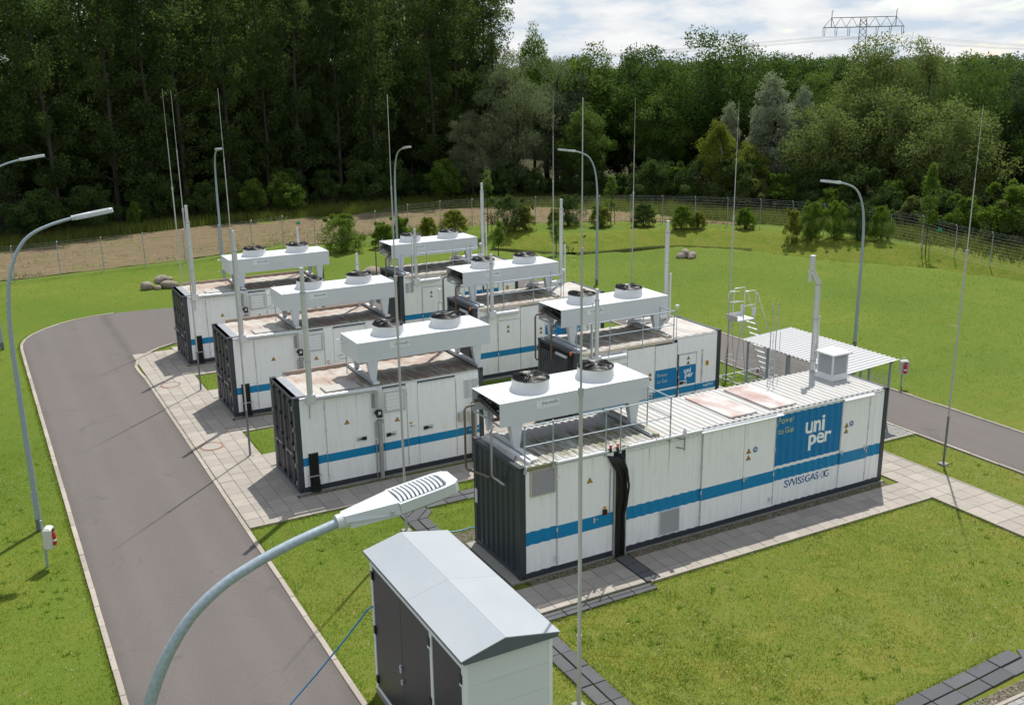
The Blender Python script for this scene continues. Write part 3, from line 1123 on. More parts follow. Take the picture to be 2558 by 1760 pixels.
# ---- the long container in front
def long_container():
    L = 12.192
    root = thing('shipping_container', 'long white container in front with tall blue printed panel, railing and dark corrugated end', 'container', (0, 0, 0), 0, 'white equipment containers')
    base_frame(root, L, M_DARK, M_DARK)
    wm = wall_white('front wall paint', (0.905, 1.25), None, ((4.36, 1.75, 2.80), (3.75, 2.0, 2.7)))
    wm2 = wall_white('front wall paint with blue field', (0.905, 1.25), (7.93, 10.40, 1.335, 2.80))
    zb, zt = ZB + .132, 2.83
    D = 0.023
    f3 = corr_fun(7.93, .25, D)
    corr_wall('wall_panel', wm, root, .17, 1.02, zb, zt, .28, D, 0.012)
    flat_door(root, 1.02, 2.645, zb, zt, wm, 'left', handle=None)
    corr_wall('wall_panel', wm, root, 3.02, 5.418, zb, zt, .27, D, 0.012)
    flat_door(root, 5.42, 6.825, zb, zt - .02, wm, 'left')
    flat_door(root, 6.825, 7.925, zb, zt - .02, wm, 'right')
    corr_wall('wall_panel', wm2, root, 7.93, 10.405, zb, zt, .25, D, 0.012)
    flat_door(root, 10.408, 11.452, zb, zt - .02, wm, 'right')
    corr_wall('wall_panel', wm, root, 11.46, 12.03, zb, zt, .25, D, 0.012)
    MB().box(.17, 12.02, .075, .12, zb, zt).build('seam_shade_backing', M_SHADE, root)  # near-black sheet, painted shade behind the panel seams
    # white line between field and band
    cuts = corr_breaks(7.93, 10.37, .25)
    for nm, s, size, org, w, h, mt, bold, spc in (('lettering', 'Power', .2, (8.03, .008, 2.555), .56, .17, M_PRINT_Y, 0.0, 1.05), ('lettering', 'to Gas', .2, (8.03, .008, 2.255), .57, .165, M_PRINT_Y, 0.0, 1.0),
                                                  ('lettering', 'uni', .5, (9.04, .008, 2.075), .70, .47, M_PRINT_W, .022, .95), ('lettering', 'per', .5, (9.17, .008, 1.57), .86, .46, M_PRINT_W, .022, .95),
                                                  ('lettering', 'SWISSGAS', .3, (8.38, .008, .625), 1.28, .22, M_INKBLUE, .008, .95), ('lettering', 'G', .3, (9.86, .008, .63), .20, .215, M_INKBLUE, .010, 1)):
        lettering(s, size, org, mt, root, bold, w, h, cuts=cuts, yfun=lambda x: f3(x) , spacing=spc, name=nm)
    # outlined cross before the G
    c = MB()
    cx, cz, a, b, th = 9.80, .735, .035, .10, .009
    pts = [(-a, b), (a, b), (a, a), (b, a), (b, -a), (a, -a), (a, -b), (-a, -b), (-a, -a), (-b, -a), (-b, a), (-a, a)]
    for i in range(12):
        (u0, v0), (u1, v1) = pts[i], pts[(i + 1) % 12]
        c.box(cx + min(u0, u1) - th / 2, cx + max(u0, u1) + th / 2, .006, .010, cz + min(v0, v1) - th / 2, cz + max(v0, v1) + th / 2)
    c.build('emblem_cross', M_INKBLUE, root)
    strip = MB()
    xs = [7.93] + cuts + [10.37]
    for x0, x1 in zip(xs[:-1], xs[1:]):
        strip.quad((x0, .009 + f3(x0 + 1e-5), 1.318), (x1, .009 + f3(x1 - 1e-5), 1.318), (x1, .009 + f3(x1 - 1e-5), 1.338), (x0, .009 + f3(x0 + 1e-5), 1.338))
    strip.build('printed_line', M_PRINT_W, root, fixn=False)
    # top rail, gutters, canopies
    MB().box(.165, L - .165, .004, .09, 2.832, CH - .055).build('top_rail', M_WHITE, root)
    for x0, x1 in ((1.0, 2.36), (3.05, 5.35)):
        MB().tube([(x0, -.045, 2.905), (x1, -.045, 2.905)], .045, 10).build('gutter', M_WHITE, root)
    MB().box(.20, .98, -.02, .0, 2.83, 2.925).build('edge_trim', simple('olive edge trim', (.20, .20, .11), .6), root)
    MB().tube([(3.05, -.03, 2.79), (5.2, -.03, 2.80)], .012, 6).build('conduit', M_GALV, root)
    MB().tube([(5.2, -.02, 2.86), (7.9, -.02, 2.865)], .010, 6).build('conduit', M_GALV, root)
    for x0, x1 in ((5.32, 8.13), (10.40, 11.57)):
        MB().prism([(-.07, 2.815), (0.003, 2.85), (0.003, 2.875), (-.07, 2.83)], 'x', x0, x1).build('door_canopy', M_WHITE, root)
    # back and end walls
    corr_wall('back_wall', wm, root, .17, 12.02, zb, CH - .06, .28, -D, CD - .01, 'x', -.05)
    corr_wall('end_wall', M_DARK, root, .16, CD - .16, ZB + .12, CH - .10, .265, .045, .012, 'y', .07)
    corr_wall('end_wall', M_DARK, root, .16, CD - .16, ZB + .12, CH - .10, .265, .045, L - .012, 'y', -.07)
    # roof
    rm = roof_mat('long roof sheet', (0.15, 4.05, 0.0, 1.75), 0.95)
    corr_wall('roof', rm, root, .17, 12.02, .04, CD - .04, .205, -.028, CH - .03, 'r', -.05)
    MB().box(3.98, 4.10, .10, 2.33, CH - .025, CH + .075).build('roof_beam', simple('mossy beam', (.26, .25, .18), .7, 0, .35, 6), root)
    MB().box(.30, .38, .10, 2.33, CH - .025, CH + .07).build('roof_beam', M_WHITE, root)
    hm = NT('hatch sheet')
    hn = hm.noise(hm.coord((1.2, .55, 1)), 1.5, 5)
    hm.set(hm.mix(hm.math('MULTIPLY', hm.ramp(hn, .40, .60), .9), (.46, .445, .435), (.29, .165, .14)), .5)
    for x0 in (6.47, 7.87):
        o = MB().bbox(x0, x0 + .94, .20, 2.12, CH - .01, CH + .045, .01).build('roof_hatch', hm.m, root)
    # louvres
    louvre(root, .33, .95, 2.17, 2.80, 22, -.004, .022, simple('louvre grey', (.50, .50, .485), .5), M_BEIGE)
    louvre(root, 4.11, 4.71, .25, .88, 20, -.004, .022, MATS['louvre grey'], M_COOLER)
    # signs
    triangle_sign(root, 1.95, 2.17, y=-.012)
    for x, z in ((6.99, 1.93), (6.99, 1.74)):
        triangle_sign(root, x, z, .17, -.012, 'f')
    for x, z in ((10.58, 2.0), (10.58, 1.83)):
        triangle_sign(root, x, z, .17, -.012, 'f')
    round_sign(root, 7.22, 2.0, y=-.012)
    round_sign(root, 10.77, 2.09, y=-.012)
    # latches
    for x, z in ((6.86, 1.22), (7.80, .42), (10.46, 1.27), (11.36, 1.25), (2.08, 1.15), (1.0, .4), (1.0, 2.5)):
        o = MB().box(x - .02, x + .02, -.03, -.013, z - .07, z + .07).build('door_latch', M_ALU, root)
        MB().tube([(x, -.035, z + .02), (x + .10, -.045, z + .01)], .008, 6).build('lever', M_ALU, o)
    # main switch and conduit
    sw = MB().box(2.33, 2.44, -.07, -.012, 1.25, 1.37).build('main_switch', M_BLACK, root)
    MB().box(2.35, 2.43, -.03, -.012, 1.385, 1.45).build('switch_label', M_SIGN_Y, sw)
    MB().cyl((2.42, -.085), .02, 1.27, 1.31, 8).build('switch_knob', M_REDBOX, sw)
    MB().tube([(2.54, -.025, 1.26), (2.54, -.025, 2.42)], .012, 6).build('conduit', M_GALV2, root)
    # cable drop: opening, ladder rails, bundle of black cables
    MB().box(2.42, 3.01, .02, .06, 2.44, 2.84).build('cable_opening', M_SHADE, root)
    MB().box(2.66, 3.015, .03, .07, ZB + .14, 2.44).build('cable_recess', simple('algae green backing', (.10, .11, .06), .8), root)
    for x in (2.665, 3.0):
        o = MB().box(x - .018, x + .018, -.06, .03, .06, 2.40).build('cable_ladder_rail', M_GREYDUCT, root)
    for i in range(13):
        u = i / 12
        xt = 2.45 + u * .36
        xb = 2.70 + u * .27
        ph = random.uniform(-.06, .06)
        yy = -.03 - random.random() * .07
        MB().tube([(xt, .03, 2.78 - u * .1), (xt + .02, -.05, 2.74 - u * .08), (xt + .12, -.09, 2.52), (xb + .04 + ph, yy - .02, 2.2), (xb + .06 + ph, yy - .02, 1.75), (xb + ph, yy, 1.2), (xb, yy, .6), (xb, yy + .01, .01)], .018, 6).build('cable', M_RUBBER, root)
    MB().tube([(2.85, -.06, 2.72), (2.98, -.10, 2.35), (3.04, -.12, 1.9), (2.98, -.11, 1.4), (2.9, -.1, 1.1)], .028, 7).build('cable', M_RUBBER, root)
    for x, m_ in ((2.54, M_RED), (2.75, M_ORANGE)):
        o = MB().cyl((x, -.02), .035, 2.86, 2.95, 12).build('beacon_lamp', M_BLACK, root)
        MB().cyl((x, -.02), .033, 2.95, 3.04, 12).build('lens', m_, o)
        MB().cyl((x, -.02), .034, 3.04, 3.055, 12).build('lens_cap', M_COOLER, o)
    # aerial dome on a bracket
    o = MB().lathe((4.73, -.12, 2.90), [(.055, 0), (.058, .03), (.05, .12), (.03, .19), (.01, .215), (0, .22)], 14, cap0=True).build('aerial_dome', M_WHITE, root)
    MB().tube([(4.73, -.12, 2.90), (4.73, -.12, 2.50)], .022, 8).build('aerial_stem', M_GREYDUCT, o)
    for z in (2.80, 2.55):
        MB().tube([(4.73, -.12, z), (4.58, 0.02, z + .02)], .014, 6).build('bracket', M_ROD2, o)
    # railing
    guard_rail(root, [.13, .90, 2.39, 2.82, 4.33], 3.96, 3.46, -.035, 2.80, [(4.33, .95)])
    # ventilation hood
    hx0, hx1, hy0, hy1 = 11.25, 11.82, 1.30, 1.87
    o = MB().add([(hx0 - .08, hy0 - .08, CH - .01), (hx1 + .08, hy0 - .08, CH - .01), (hx1 + .08, hy1 + .08, CH - .01), (hx0 - .08, hy1 + .08, CH - .01), (hx0, hy0, CH + .16), (hx1, hy0, CH + .16), (hx1, hy1, CH + .16), (hx0, hy1, CH + .16)], [(0, 1, 5, 4), (1, 2, 6, 5), (2, 3, 7, 6), (3, 0, 4, 7), (4, 5, 6, 7)]).build('ventilation_hood', simple('hood grey', (.62, .62, .60), .5), root)
    MB().box(hx0 + .05, hx1 - .05, hy0 + .05, hy1 - .05, CH + .16, CH + .74).build('dark_core', M_SHADE, o)
    for k_ in range(13):
        z = CH + .18 + k_ * .043
        MB().add([(hx0 - .01, hy0 - .01, z), (hx1 + .01, hy0 - .01, z), (hx1 + .01, hy1 + .01, z), (hx0 - .01, hy1 + .01, z), (hx0 + .05, hy0 + .05, z + .036), (hx1 - .05, hy0 + .05, z + .036), (hx1 - .05, hy1 - .05, z + .036), (hx0 + .05, hy1 - .05, z + .036)], [(0, 1, 5, 4), (1, 2, 6, 5), (2, 3, 7, 6), (3, 0, 4, 7)]).build('slat', M_WHITE, o)
    for x, y in ((hx0, hy0), (hx1, hy0), (hx0, hy1), (hx1, hy1)):
        MB().box(x - .022, x + .022, y - .022, y + .022, CH + .16, CH + .75).build('corner_bar', M_WHITE, o)
    MB().bbox(hx0 - .10, hx1 + .10, hy0 - .10, hy1 + .10, CH + .75, CH + .80, .02).build('hood_lid', M_WHITE, o)
    # offset flue
    fx, fy = 11.52, 2.36
    o = MB().cyl((fx, fy), .085, CH - .02, 5.62, 16).build('flue_pipe', M_STEEL, root)
    MB().tube([(fx, fy, 5.62), (fx - .02, fy, 5.67), (fx - .27, fy, 6.02), (fx - .29, fy, 6.08)], .084, 16).build('flue_offset', M_STEEL, o)
    MB().cyl((fx - .29, fy), .084, 6.07, 6.5, 16).build('flue_tip', M_STEEL, o)
    MB().cyl((fx - .33, fy + .02), .06, 5.72, 6.05, 12).build('drain_leg', M_STEEL, o)
    for z in (3.25, 4.55, 5.6):
        MB().cyl((fx, fy), .09, z - .02, z + .02, 16).build('joint_band', M_GALV, o)
    MB().tube([(fx + .14, fy, 3.3), (fx + .14, fy, 4.62)], .025, 8).build('support_bar', M_WHITE, o)
    # ladder over the back edge
    o = MB().tube([(9.87, CD + .04, .1), (9.87, CD + .04, 4.35), (9.87, CD - .06, 4.55), (9.87, CD - .02, 4.95), (9.80, CD - .02, 5.2)], .014, 6).build('access_ladder', M_GALV, root)
    MB().tube([(10.08, CD + .04, .1), (10.08, CD + .04, 4.35), (10.08, CD - .06, 4.55), (10.08, CD - .02, 4.95), (10.02, CD - .02, 5.2)], .014, 6).build('stile', M_GALV, o)
    for z in np.arange(.4, 4.3, .28):
        MB().tube([(9.87, CD + .04, z), (10.08, CD + .04, z)], .009, 6).build('rung', M_GALV, o)
    for x in (9.84, 10.11):
        MB().tube([(x, CD - .1, CH), (x, CD - .1, 4.35)], .008, 6).build('stay', M_GALV, o)
    # pipes at the dark end
    for yy, zz in ((1.62, 3.78), (.75, 3.62)):
        pass
    MB().box(-.012, .006, 2.25, 2.37, 1.20, 1.58).build('notice_plate', M_COOLER, root)
    MB().tube([(-.10, 1.05, 3.68), (-.16, 1.05, 3.66), (-.18, 1.05, 3.55), (-.18, 1.05, 2.45), (-.14, 1.05, 2.37), (-.12, .95, 2.36), (-.12, .55, 2.36)], .030, 8).build('coolant_pipe', M_GREYDUCT, root)
    MB().tube([(-.08, 2.15, 3.90), (-.30, 2.15, 3.88), (-.35, 2.15, 3.80), (-.35, 2.15, 2.30), (-.30, 2.15, 2.22), (-.1, 1.6, 2.22), (-.06, 1.4, 2.22)], .030, 8).build('coolant_pipe', M_RUSTPIPE, root)
    MB().tube([(-.06, .6, 2.40), (-.09, .5, 2.6), (.05, .45, 2.9), (.2, .5, 3.05)], .012, 6).build('cable', M_RUBBER, root)
    return root


long_container()


# ---- the three containers with their doors towards the road
def door_end_container(x0, y0, label, mirror_text=True):
    L = 6.06
    root = thing('shipping_container', label, 'container', (x0, y0, 0), 0, 'white equipment containers')
    base_frame(root, L, M_DARK, M_DARK)
    key = 'door-end wall paint'
    if key not in MATS:
        MATS[key] = wall_white(key, (0.83, 1.085))
    wm = MATS[key]
    zb, zt = ZB + .132, 2.84
    D = .010
    # panels: plain, door, plain strip, louvre panel, strip, door, right
    corr_wall('wall_panel', wm, root, .17, .90, zb, zt, .24, D, .004)
    flat_door(root, .90, 2.30, zb, zt - .06, wm, 'left')
    corr_wall('wall_panel', wm, root, 2.30, 2.70, zb, zt, .2, D, .004)
    flat_door(root, 2.70, 3.46, zb, zt - .08, wm, 'right')
    corr_wall('wall_panel', wm, root, 3.46, 3.83, zb, zt, .19, D, .004)
    flat_door(root, 3.83, 5.10, zb, zt - .07, wm, 'right')
    corr_wall('wall_panel', wm, root, 5.10, L - .165, zb, zt, .24, D, .004)
    MB().box(.17, L - .17, .045, .10, zb, zt).build('seam_shade_backing', M_SHADE, root)  # dark backing whose colour stands in for shade in the door gaps
    MB().box(.165, L - .165, .002, .09, 2.842, CH - .045).build('top_rail', M_WHITE, root)
    for a, b in ((.92, 2.28), (2.72, 3.44), (3.85, 5.08)):
        MB().box(a, b, -.03, -.001, 2.77, 2.80).build('drip_strip', M_COOLER, root)
    corr_wall('back_wall', wm, root, .17, L - .17, zb, CH - .06, .28, -.03, CD - .01, 'x', -.05)
    corr_wall('end_wall', M_DARK, root, .16, CD - .16, ZB + .12, CH - .10, .265, .045, L - .012, 'y', -.07)
    # cargo doors on the left end
    for ya, yb in ((.155, 1.215), (1.223, CD - .155)):
        o = corr_wall('cargo_door', M_NAVY, root, ya, yb, ZB + .125, CH - .105, .30, .035, .014, 'y', .06)
        for yy in (ya + .25, yb - .25):
            MB().tube([(-.035, yy, ZB + .10), (-.035, yy, CH - .10)], .017, 8).build('locking_bar', simple('bar steel', (.20, .20, .20), .4, .5), o)
            for zz in (.25, 1.0, 1.45, 2.1, 2.75):
                MB().box(-.045, .014, yy - .045, yy + .045, zz - .035, zz + .035).build('bar_bracket', M_DARK, o)
            MB().box(-.06, -.03, yy - .02, yy + .30 * (1 if yy == ya + .25 else -1), 1.12, 1.16).build('bar_handle', M_GREYDUCT, o)
        hy = ya if ya < 1 else yb
        for zz in (.3, .85, 1.4, 1.95, 2.6):
            MB().box(-.03, .016, hy - .05, hy + .05, zz - .06, zz + .06).build('hinge', simple('worn hinge', (.28, .27, .25), .5, .3), o)
    # roof
    if 'door-end roof' not in MATS:
        MATS['door-end roof'] = roof_mat('door-end roof', (2.0, 6.0, -.2, 1.35), 1.0, (.44, .415, .375), .6)
    corr_wall('roof', MATS['door-end roof'], root, .42, L - .17, .04, CD - .04, .41, -.014, CH - .03, 'r', -.05)
    MB().box(.02, .415, .16, CD - .16, CH - .06, CH - .012).build('roof_edge_plate', simple('worn dark plate', (.26, .28, .31), .5, .2, .2, 4), root)
    MB().bbox(1.0, 2.05, .06, .62, CH - .02, CH + .035, .01).build('roof_plate', simple('dusty sheet', (.36, .35, .325), .6, .1, .15, 3), root)
    MB().box(.5, 5.9, 2.42, 2.47, CH - .06, CH + .09).build('edge_trim', simple('rusty edge trim', (.36, .27, .22), .7, 0, .3, 3), root)
    # ventilation
    louvre(root, 2.80, 3.36, 2.08, 2.64, 5, -.010, .05, M_WHITE, simple('grey frame', (.50, .51, .50), .5), depth=.06)
    louvre(root, 5.40, 5.88, 2.06, 2.62, 12, -.004, .01, M_WHITE, M_WHITE)
    # signs, handles, plates
    triangle_sign(root, 1.55, 1.90, y=-.012)
    triangle_sign(root, 3.13, 1.70, y=-.012)
    handle_plate(root, 1.98, 1.36, True)
    handle_plate(root, 2.92, 1.33)
    handle_plate(root, 4.14, 1.33)
    o = MB().box(3.52, 3.75, -.004, .003, 1.42, 1.52).build('control_plate', M_PRINT_W, root)
    for i, mm in enumerate((M_REDBOX, M_INK, simple('green button', (.03, .25, .1), .4), M_SIGN_Y)):
        MB().prism([(3.57 + i * .045 + (.022 if i == 0 else .012) * math.cos(a), 1.47 + (.022 if i == 0 else .012) * math.sin(a)) for a in np.linspace(0, 2 * PI, 9)[:-1]], 'y', -.018, -.0045).build('push_button', mm, o)
    MB().box(3.53, 3.62, -.002, .003, 1.545, 1.59).build('label_plate', M_SIGN_Y, root)
    lettering('HySTAT', .16, (5.55, -.003, .905), M_PRINT_W, root, .012, .40, .115, cuts=corr_breaks(5.10, L - .165, .24), yfun=(lambda f: (lambda x: f(x) + .0005))(corr_fun(5.10, .24, D)))
    # flue in front with its branch pipe, drop pipe
    fl = flue(root, .47, -.12, 3.03, 6.70, .085)
    MB().tube([(.60, -.12, 2.90), (2.42, -.12, 2.87), (2.50, -.12, 2.84), (2.53, -.12, 2.76), (2.53, -.12, 2.28)], .075, 14).build('branch_pipe', M_STEEL, fl)
    MB().cyl((2.53, -.12), .08, 2.24, 2.28, 14).build('pipe_cap', M_GALV, fl)
    MB().tube([(.45, -.03, 2.77), (.45, -.03, 2.28)], .014, 6).build('drop_pipe', M_GALV, root)
    o = MB().box(2.44, 2.60, -.20, -.06, 1.98, 2.20).build('actuator_box', M_BLACK, root)
    MB().box(2.47, 2.55, -.205, -.2, 2.08, 2.17).build('actuator_label', M_COOLER, o)
    MB().tube([(2.40, -.08, 2.12), (2.44, -.08, 2.12)], .05, 8).build('valve', M_BLACK, o)
    MB().box(2.34, 2.44, -.012, .0, 2.25, 2.70).build('terminal_strip', M_GREYDUCT, root)
    MB().box(2.40, 2.47, -.012, .0, 1.28, 1.82).build('gland_plate', M_COOLER, root)
    for z in np.linspace(1.36, 1.74, 5):
        MB().prism([(2.435 + .026 * math.cos(a), z + .026 * math.sin(a)) for a in np.linspace(0, 2 * PI, 11)[:-1]], 'y', -.02, -.0125).build('cable_gland', M_GREYDUCT, root)
    MB().box(2.50, 2.60, -.13, -.02, .0, 1.78).build('cable_duct', M_GREYDUCT, root)
    MB().box(2.47, 2.63, -.15, -.02, 1.78, 1.88).build('duct_cap', M_GREYDUCT, root)
    MB().tube([(2.42, -.03, 1.25), (2.42, -.03, .05)], .016, 6).build('conduit', M_GREYDUCT, root)
    # cable opening with black cables
    MB().box(.33, .62, -.008, .002, ZB + .14, 1.20).build('cable_opening', M_SHADE, root)
    for i in range(6):
        x = .36 + i * .045
        MB().tube([(x, .0, 1.15), (x, -.04, .9), (x + random.uniform(-.01, .01), -.06, .45), (x + (i - 2.5) * .01, -.10, .0)], .019, 6).build('cable', M_RUBBER, root)
    MB().box(.30, .65, -.09, -.005, .50, .53).build('cable_clamp', M_GALV, root)
    # flue behind
    flue(root, 5.75, CD - .05, 2.6, 5.03, .07, .42, box=False)
    # junction box and riser by the right end
    o = MB().box(5.17, 5.47, -.12, .0, 1.33, 1.62).build('junction_box', simple('weathered box grey', (.46, .45, .41), .6, 0, .15), root)
    MB().tube([(5.58, -.16, .02), (5.58, -.16, 1.75), (5.58, -.16, 1.9), (5.66, -.16, 1.98)], .04, 8).build('riser_pipe', M_RUSTPIPE, root)
    MB().tube([(5.70, -.10, .02), (5.70, -.10, 1.55)], .055, 8).build('riser_pipe', M_GREYDUCT, root)
    MB().tube([(6.25, 1.2, 3.85), (6.42, 1.2, 3.85), (6.46, 1.2, 3.80), (6.46, 1.2, 2.35), (6.42, 1.2, 2.3), (6.1, 1.2, 2.3)], .035, 8).build('coolant_pipe', M_RUSTPIPE, root)
    MB().tube([(6.10, .75, 3.55), (6.14, .75, 2.4), (6.05, .75, 2.4)], .03, 8).build('coolant_pipe', M_GREYDUCT, root)
    return root


door_end_container(-3.05, 7.78, 'nearest of the three white containers with dark cargo doors facing the road')
door_end_container(-3.05, 15.53, 'middle one of the three white containers with dark cargo doors facing the road')
door_end_container(-3.05, 23.30, 'farthest of the three white containers with dark cargo doors facing the road')


# ---- the three containers of the right-hand row
def right_row_container(x0, y0, label):
    L = 6.06
    root = thing('shipping_container', label, 'container', (x0, y0, 0), 0, 'white equipment containers')
    base_frame(root, L, M_DARK, M_DARK)
    if 'right-row wall paint' not in MATS:
        MATS['right-row wall paint'] = wall_white('right-row wall paint', (0.86, 1.10), (3.215, 4.965, 1.165, 1.86))
    wm = MATS['right-row wall paint']
    zb, zt = ZB + .132, 2.84
    D = .010
    corr_wall('wall_panel', wm, root, .17, 1.05, zb, zt, .24, D, .004)
    flat_door(root, 1.05, 2.05, zb, 2.30, wm, 'left')
    MB().box(1.05, 2.05, .0, .04, 2.31, zt).build('transom_panel', wm, root)
    flat_door(root, 2.06, 3.20, zb, zt - .08, wm, 'right')
    flat_door(root, 3.205, 4.14, zb, zt - .10, wm, 'right')
    flat_door(root, 4.22, 4.975, zb, 2.27, wm, 'left')
    MB().box(4.15, 5.0, .0, .04, 2.30, zt).build('transom_panel', wm, root)
    corr_wall('wall_panel', wm, root, 5.0, L - .165, zb, zt, .24, D, .004)
    MB().box(.17, L - .17, .045, .10, zb, zt).build('seam_shade_backing', M_SHADE, root)  # dark sheet, shade put into its colour behind the seams
    MB().box(.165, L - .165, .002, .09, 2.842, CH - .045).build('top_rail', M_WHITE, root)
    MB().box(4.20, 5.0, -.03, -.001, 2.285, 2.31).build('drip_strip', M_COOLER, root)
    MB().box(.3, 3.9, -.045, -.001, 2.80, 2.905).build('edge_trim', M_BEIGE, root)
    corr_wall('back_wall', wm, root, .17, L - .17, zb, CH - .06, .28, -.03, CD - .01, 'x', -.05)
    corr_wall('end_wall', M_DARK, root, .16, CD - .16, ZB + .12, CH - .10, .265, .045, L - .012, 'y', -.07)
    corr_wall('end_wall', M_DARK, root, .16, CD - .16, ZB + .12, CH - .32, .13, .012, .012, 'y', .07)
    MB().box(.05, .12, .16, CD - .16, CH - .32, CH - .10).build('end_recess', M_SHADE, root)
    MB().box(-.03, .03, .55, 1.25, CH - .30, CH - .22).build('strip_light', M_COOLER, root)
    bl = MB().cyl((-.05, .22), .03, CH - .25, CH - .10, 10).build('beacon_lamp', M_BLACK, root)
    MB().cyl((-.05, .22), .032, CH - .10, CH + .0, 10).build('lens', M_ORANGE, bl)
    for i in range(4):
        MB().tube([(-.04, .25 + i * .03, CH - .3), (-.07, .28 + i * .03, CH - .6), (-.04, .24 + i * .035, CH - .95), (-.04, .26 + i * .03, .1)], .014, 6).build('cable', M_RUBBER, root)
    triangle = MB().prism([(1.95, .62), (2.10, .62), (2.025, .76)], 'x', .004, .010).build('warning_sign', M_SIGN_Y, root)
    # roof with the sunk left bay
    if 'right-row roof' not in MATS:
        MATS['right-row roof'] = roof_mat('right-row roof', (.25, 3.9, .05, 2.3), .95, (.46, .455, .44), .35)
    corr_wall('roof', MATS['right-row roof'], root, .17, L - .17, .04, CD - .04, .41, -.014, CH - .03, 'r', -.05)
    for xx in (3.78, 3.93):
        MB().box(xx - .035, xx + .035, .10, CD - .10, CH - .02, CH + .06).build('roof_beam', simple('worn cream beam', (.50, .46, .36), .6, 0, .2, 5), root)
    MB().box(.20, .30, .10, CD - .10, CH - .02, CH + .07).build('roof_beam', M_GALV, root)
    # lettering
    for s, org, w, h, mt, bold in (('Power', (3.31, -.008, 1.60), .44, .135, M_PRINT_G, 0), ('to Gas', (3.31, -.008, 1.38), .43, .135, M_PRINT_G, 0)):
        lettering(s, .2, org, mt, root, bold, w, h)
    lettering('uni', .2, (4.45, -.008, 1.575), M_PRINT_W, root, .022, .30, .19)
    lettering('per', .2, (4.50, -.008, 1.36), M_PRINT_W, root, .022, .36, .19)
    lettering('HySTAT', .16, (5.36, -.004, .93), M_PRINT_W, root, .012, .42, .115, cuts=corr_breaks(5.0, L - .165, .24), yfun=(lambda f: (lambda x: f(x) - .0))(corr_fun(5.0, .24, D)))
    lettering('SWISSGAS', .25, (3.25, -.008, .62), M_INKBLUE, root, .008, 1.30, .20)
    lettering('G', .25, (4.75, -.008, .62), M_INKBLUE, root, .008, .20, .20)
    MB().box(3.215, 4.965, -.0078, -.0064, 1.135, 1.150).build('printed_line', M_PRINT_W, root)
    lettering('HYDROGENICS', .12, (5.28, -.0035, 1.15), M_INK, root, 0, 1.18, .075, rot90=True)
    o = MB().box(5.42, 5.54, -.006, .004, 1.72, 1.90).build('notice_plate', M_SIGN_Y, root)
    for i in range(3):
        MB().box(5.44, 5.52, -.0075, -.0062, 1.75 + i * .045, 1.77 + i * .045).build('notice_print', M_INK, o)
    for x, z in ((3.0, 1.71), (3.0, 1.55), (4.63, 2.06), (4.63, 1.89), (1.50, 1.98), (1.50, 1.80)):
        triangle_sign(root, x, z, .15, -.012, 'f' if z < 1.9 else '!')
    handle_plate(root, 4.42, 1.25)
    handle_plate(root, 2.95, 1.0)
    louvre(root, .25, .62, 2.15, 2.58, 12, -.004, .01, M_WHITE, M_WHITE)
    # front flue with stub
    fl = flue(root, .74, -.12, 2.78, 5.03, .075, .34)
    MB().tube([(.86, -.15, 2.64), (1.88, -.15, 2.64)], .085, 14).build('branch_pipe', M_WHITE, fl)
    MB().tube([(.60, -.08, 2.70), (.60, -.08, 4.6)], .022, 8).build('thin_pipe', M_WHITE, fl)
    MB().box(1.45, 1.85, -.02, .0, 2.66, 2.80).build('cover_plate', M_ALU, root)
    # back flue with pipe along the roof
    fb = flue(root, 5.45, CD + .02, 2.75, 6.53, .085, .40, box=False)
    MB().tube([(3.55, CD - .22, CH + .07), (3.62, CD - .22, CH + .10), (5.20, CD - .22, CH + .10), (5.40, CD - .05, CH + .10)], .085, 14).build('roof_pipe', M_WHITE, fb)
    MB().tube([(5.63, CD, 2.8), (5.63, CD, 4.58)], .035, 8).build('thin_pipe', M_WHITE, fb)
    # railing
    guard_rail(root, [.58, 1.30, 2.63, 3.92], 3.88, 3.40, -.05, 2.78, [(3.92, .75), (.58, -.02)])
    MB().tube([(.58, -.05, 3.88), (.12, .12, 3.90), (.12, .12, CH)], .016, 8).build('return_rail', M_GALV2, root)
    MB().lathe((4.06, -.02, 3.92), [(.02, 0), (.03, .04), (.06, .07), (.065, .16), (0, .165)], 12).build('detector_cup', M_WHITE, root)
    MB().tube([(4.06, -.02, 2.9), (4.06, -.02, 3.93)], .012, 6).build('detector_stem', M_GALV, root)
    # coolant pipes at the dark end
    MB().tube([(.02, 2.05, 3.88), (-.28, 2.05, 3.86), (-.33, 2.05, 3.78), (-.33, 2.05, 2.35), (-.28, 2.05, 2.28), (.05, 2.05, 2.28)], .032, 8).build('coolant_pipe', M_RUSTPIPE, root)
    MB().tube([(.05, 1.30, 3.62), (-.10, 1.30, 3.60), (-.14, 1.30, 3.52), (-.14, 1.30, 2.45), (-.05, 1.30, 2.40), (.05, 1.30, 2.40)], .036, 8).build('coolant_pipe', M_RUSTPIPE, root)
    return root


right_row_container(6.30, 7.60, 'white container with blue field behind the front cooler, right row nearest')
right_row_container(6.30, 15.02, 'white container in the middle of the right row, behind its nearest neighbour')
right_row_container(6.30, 22.45, 'farthest white container of the right row, close to the back lawn')


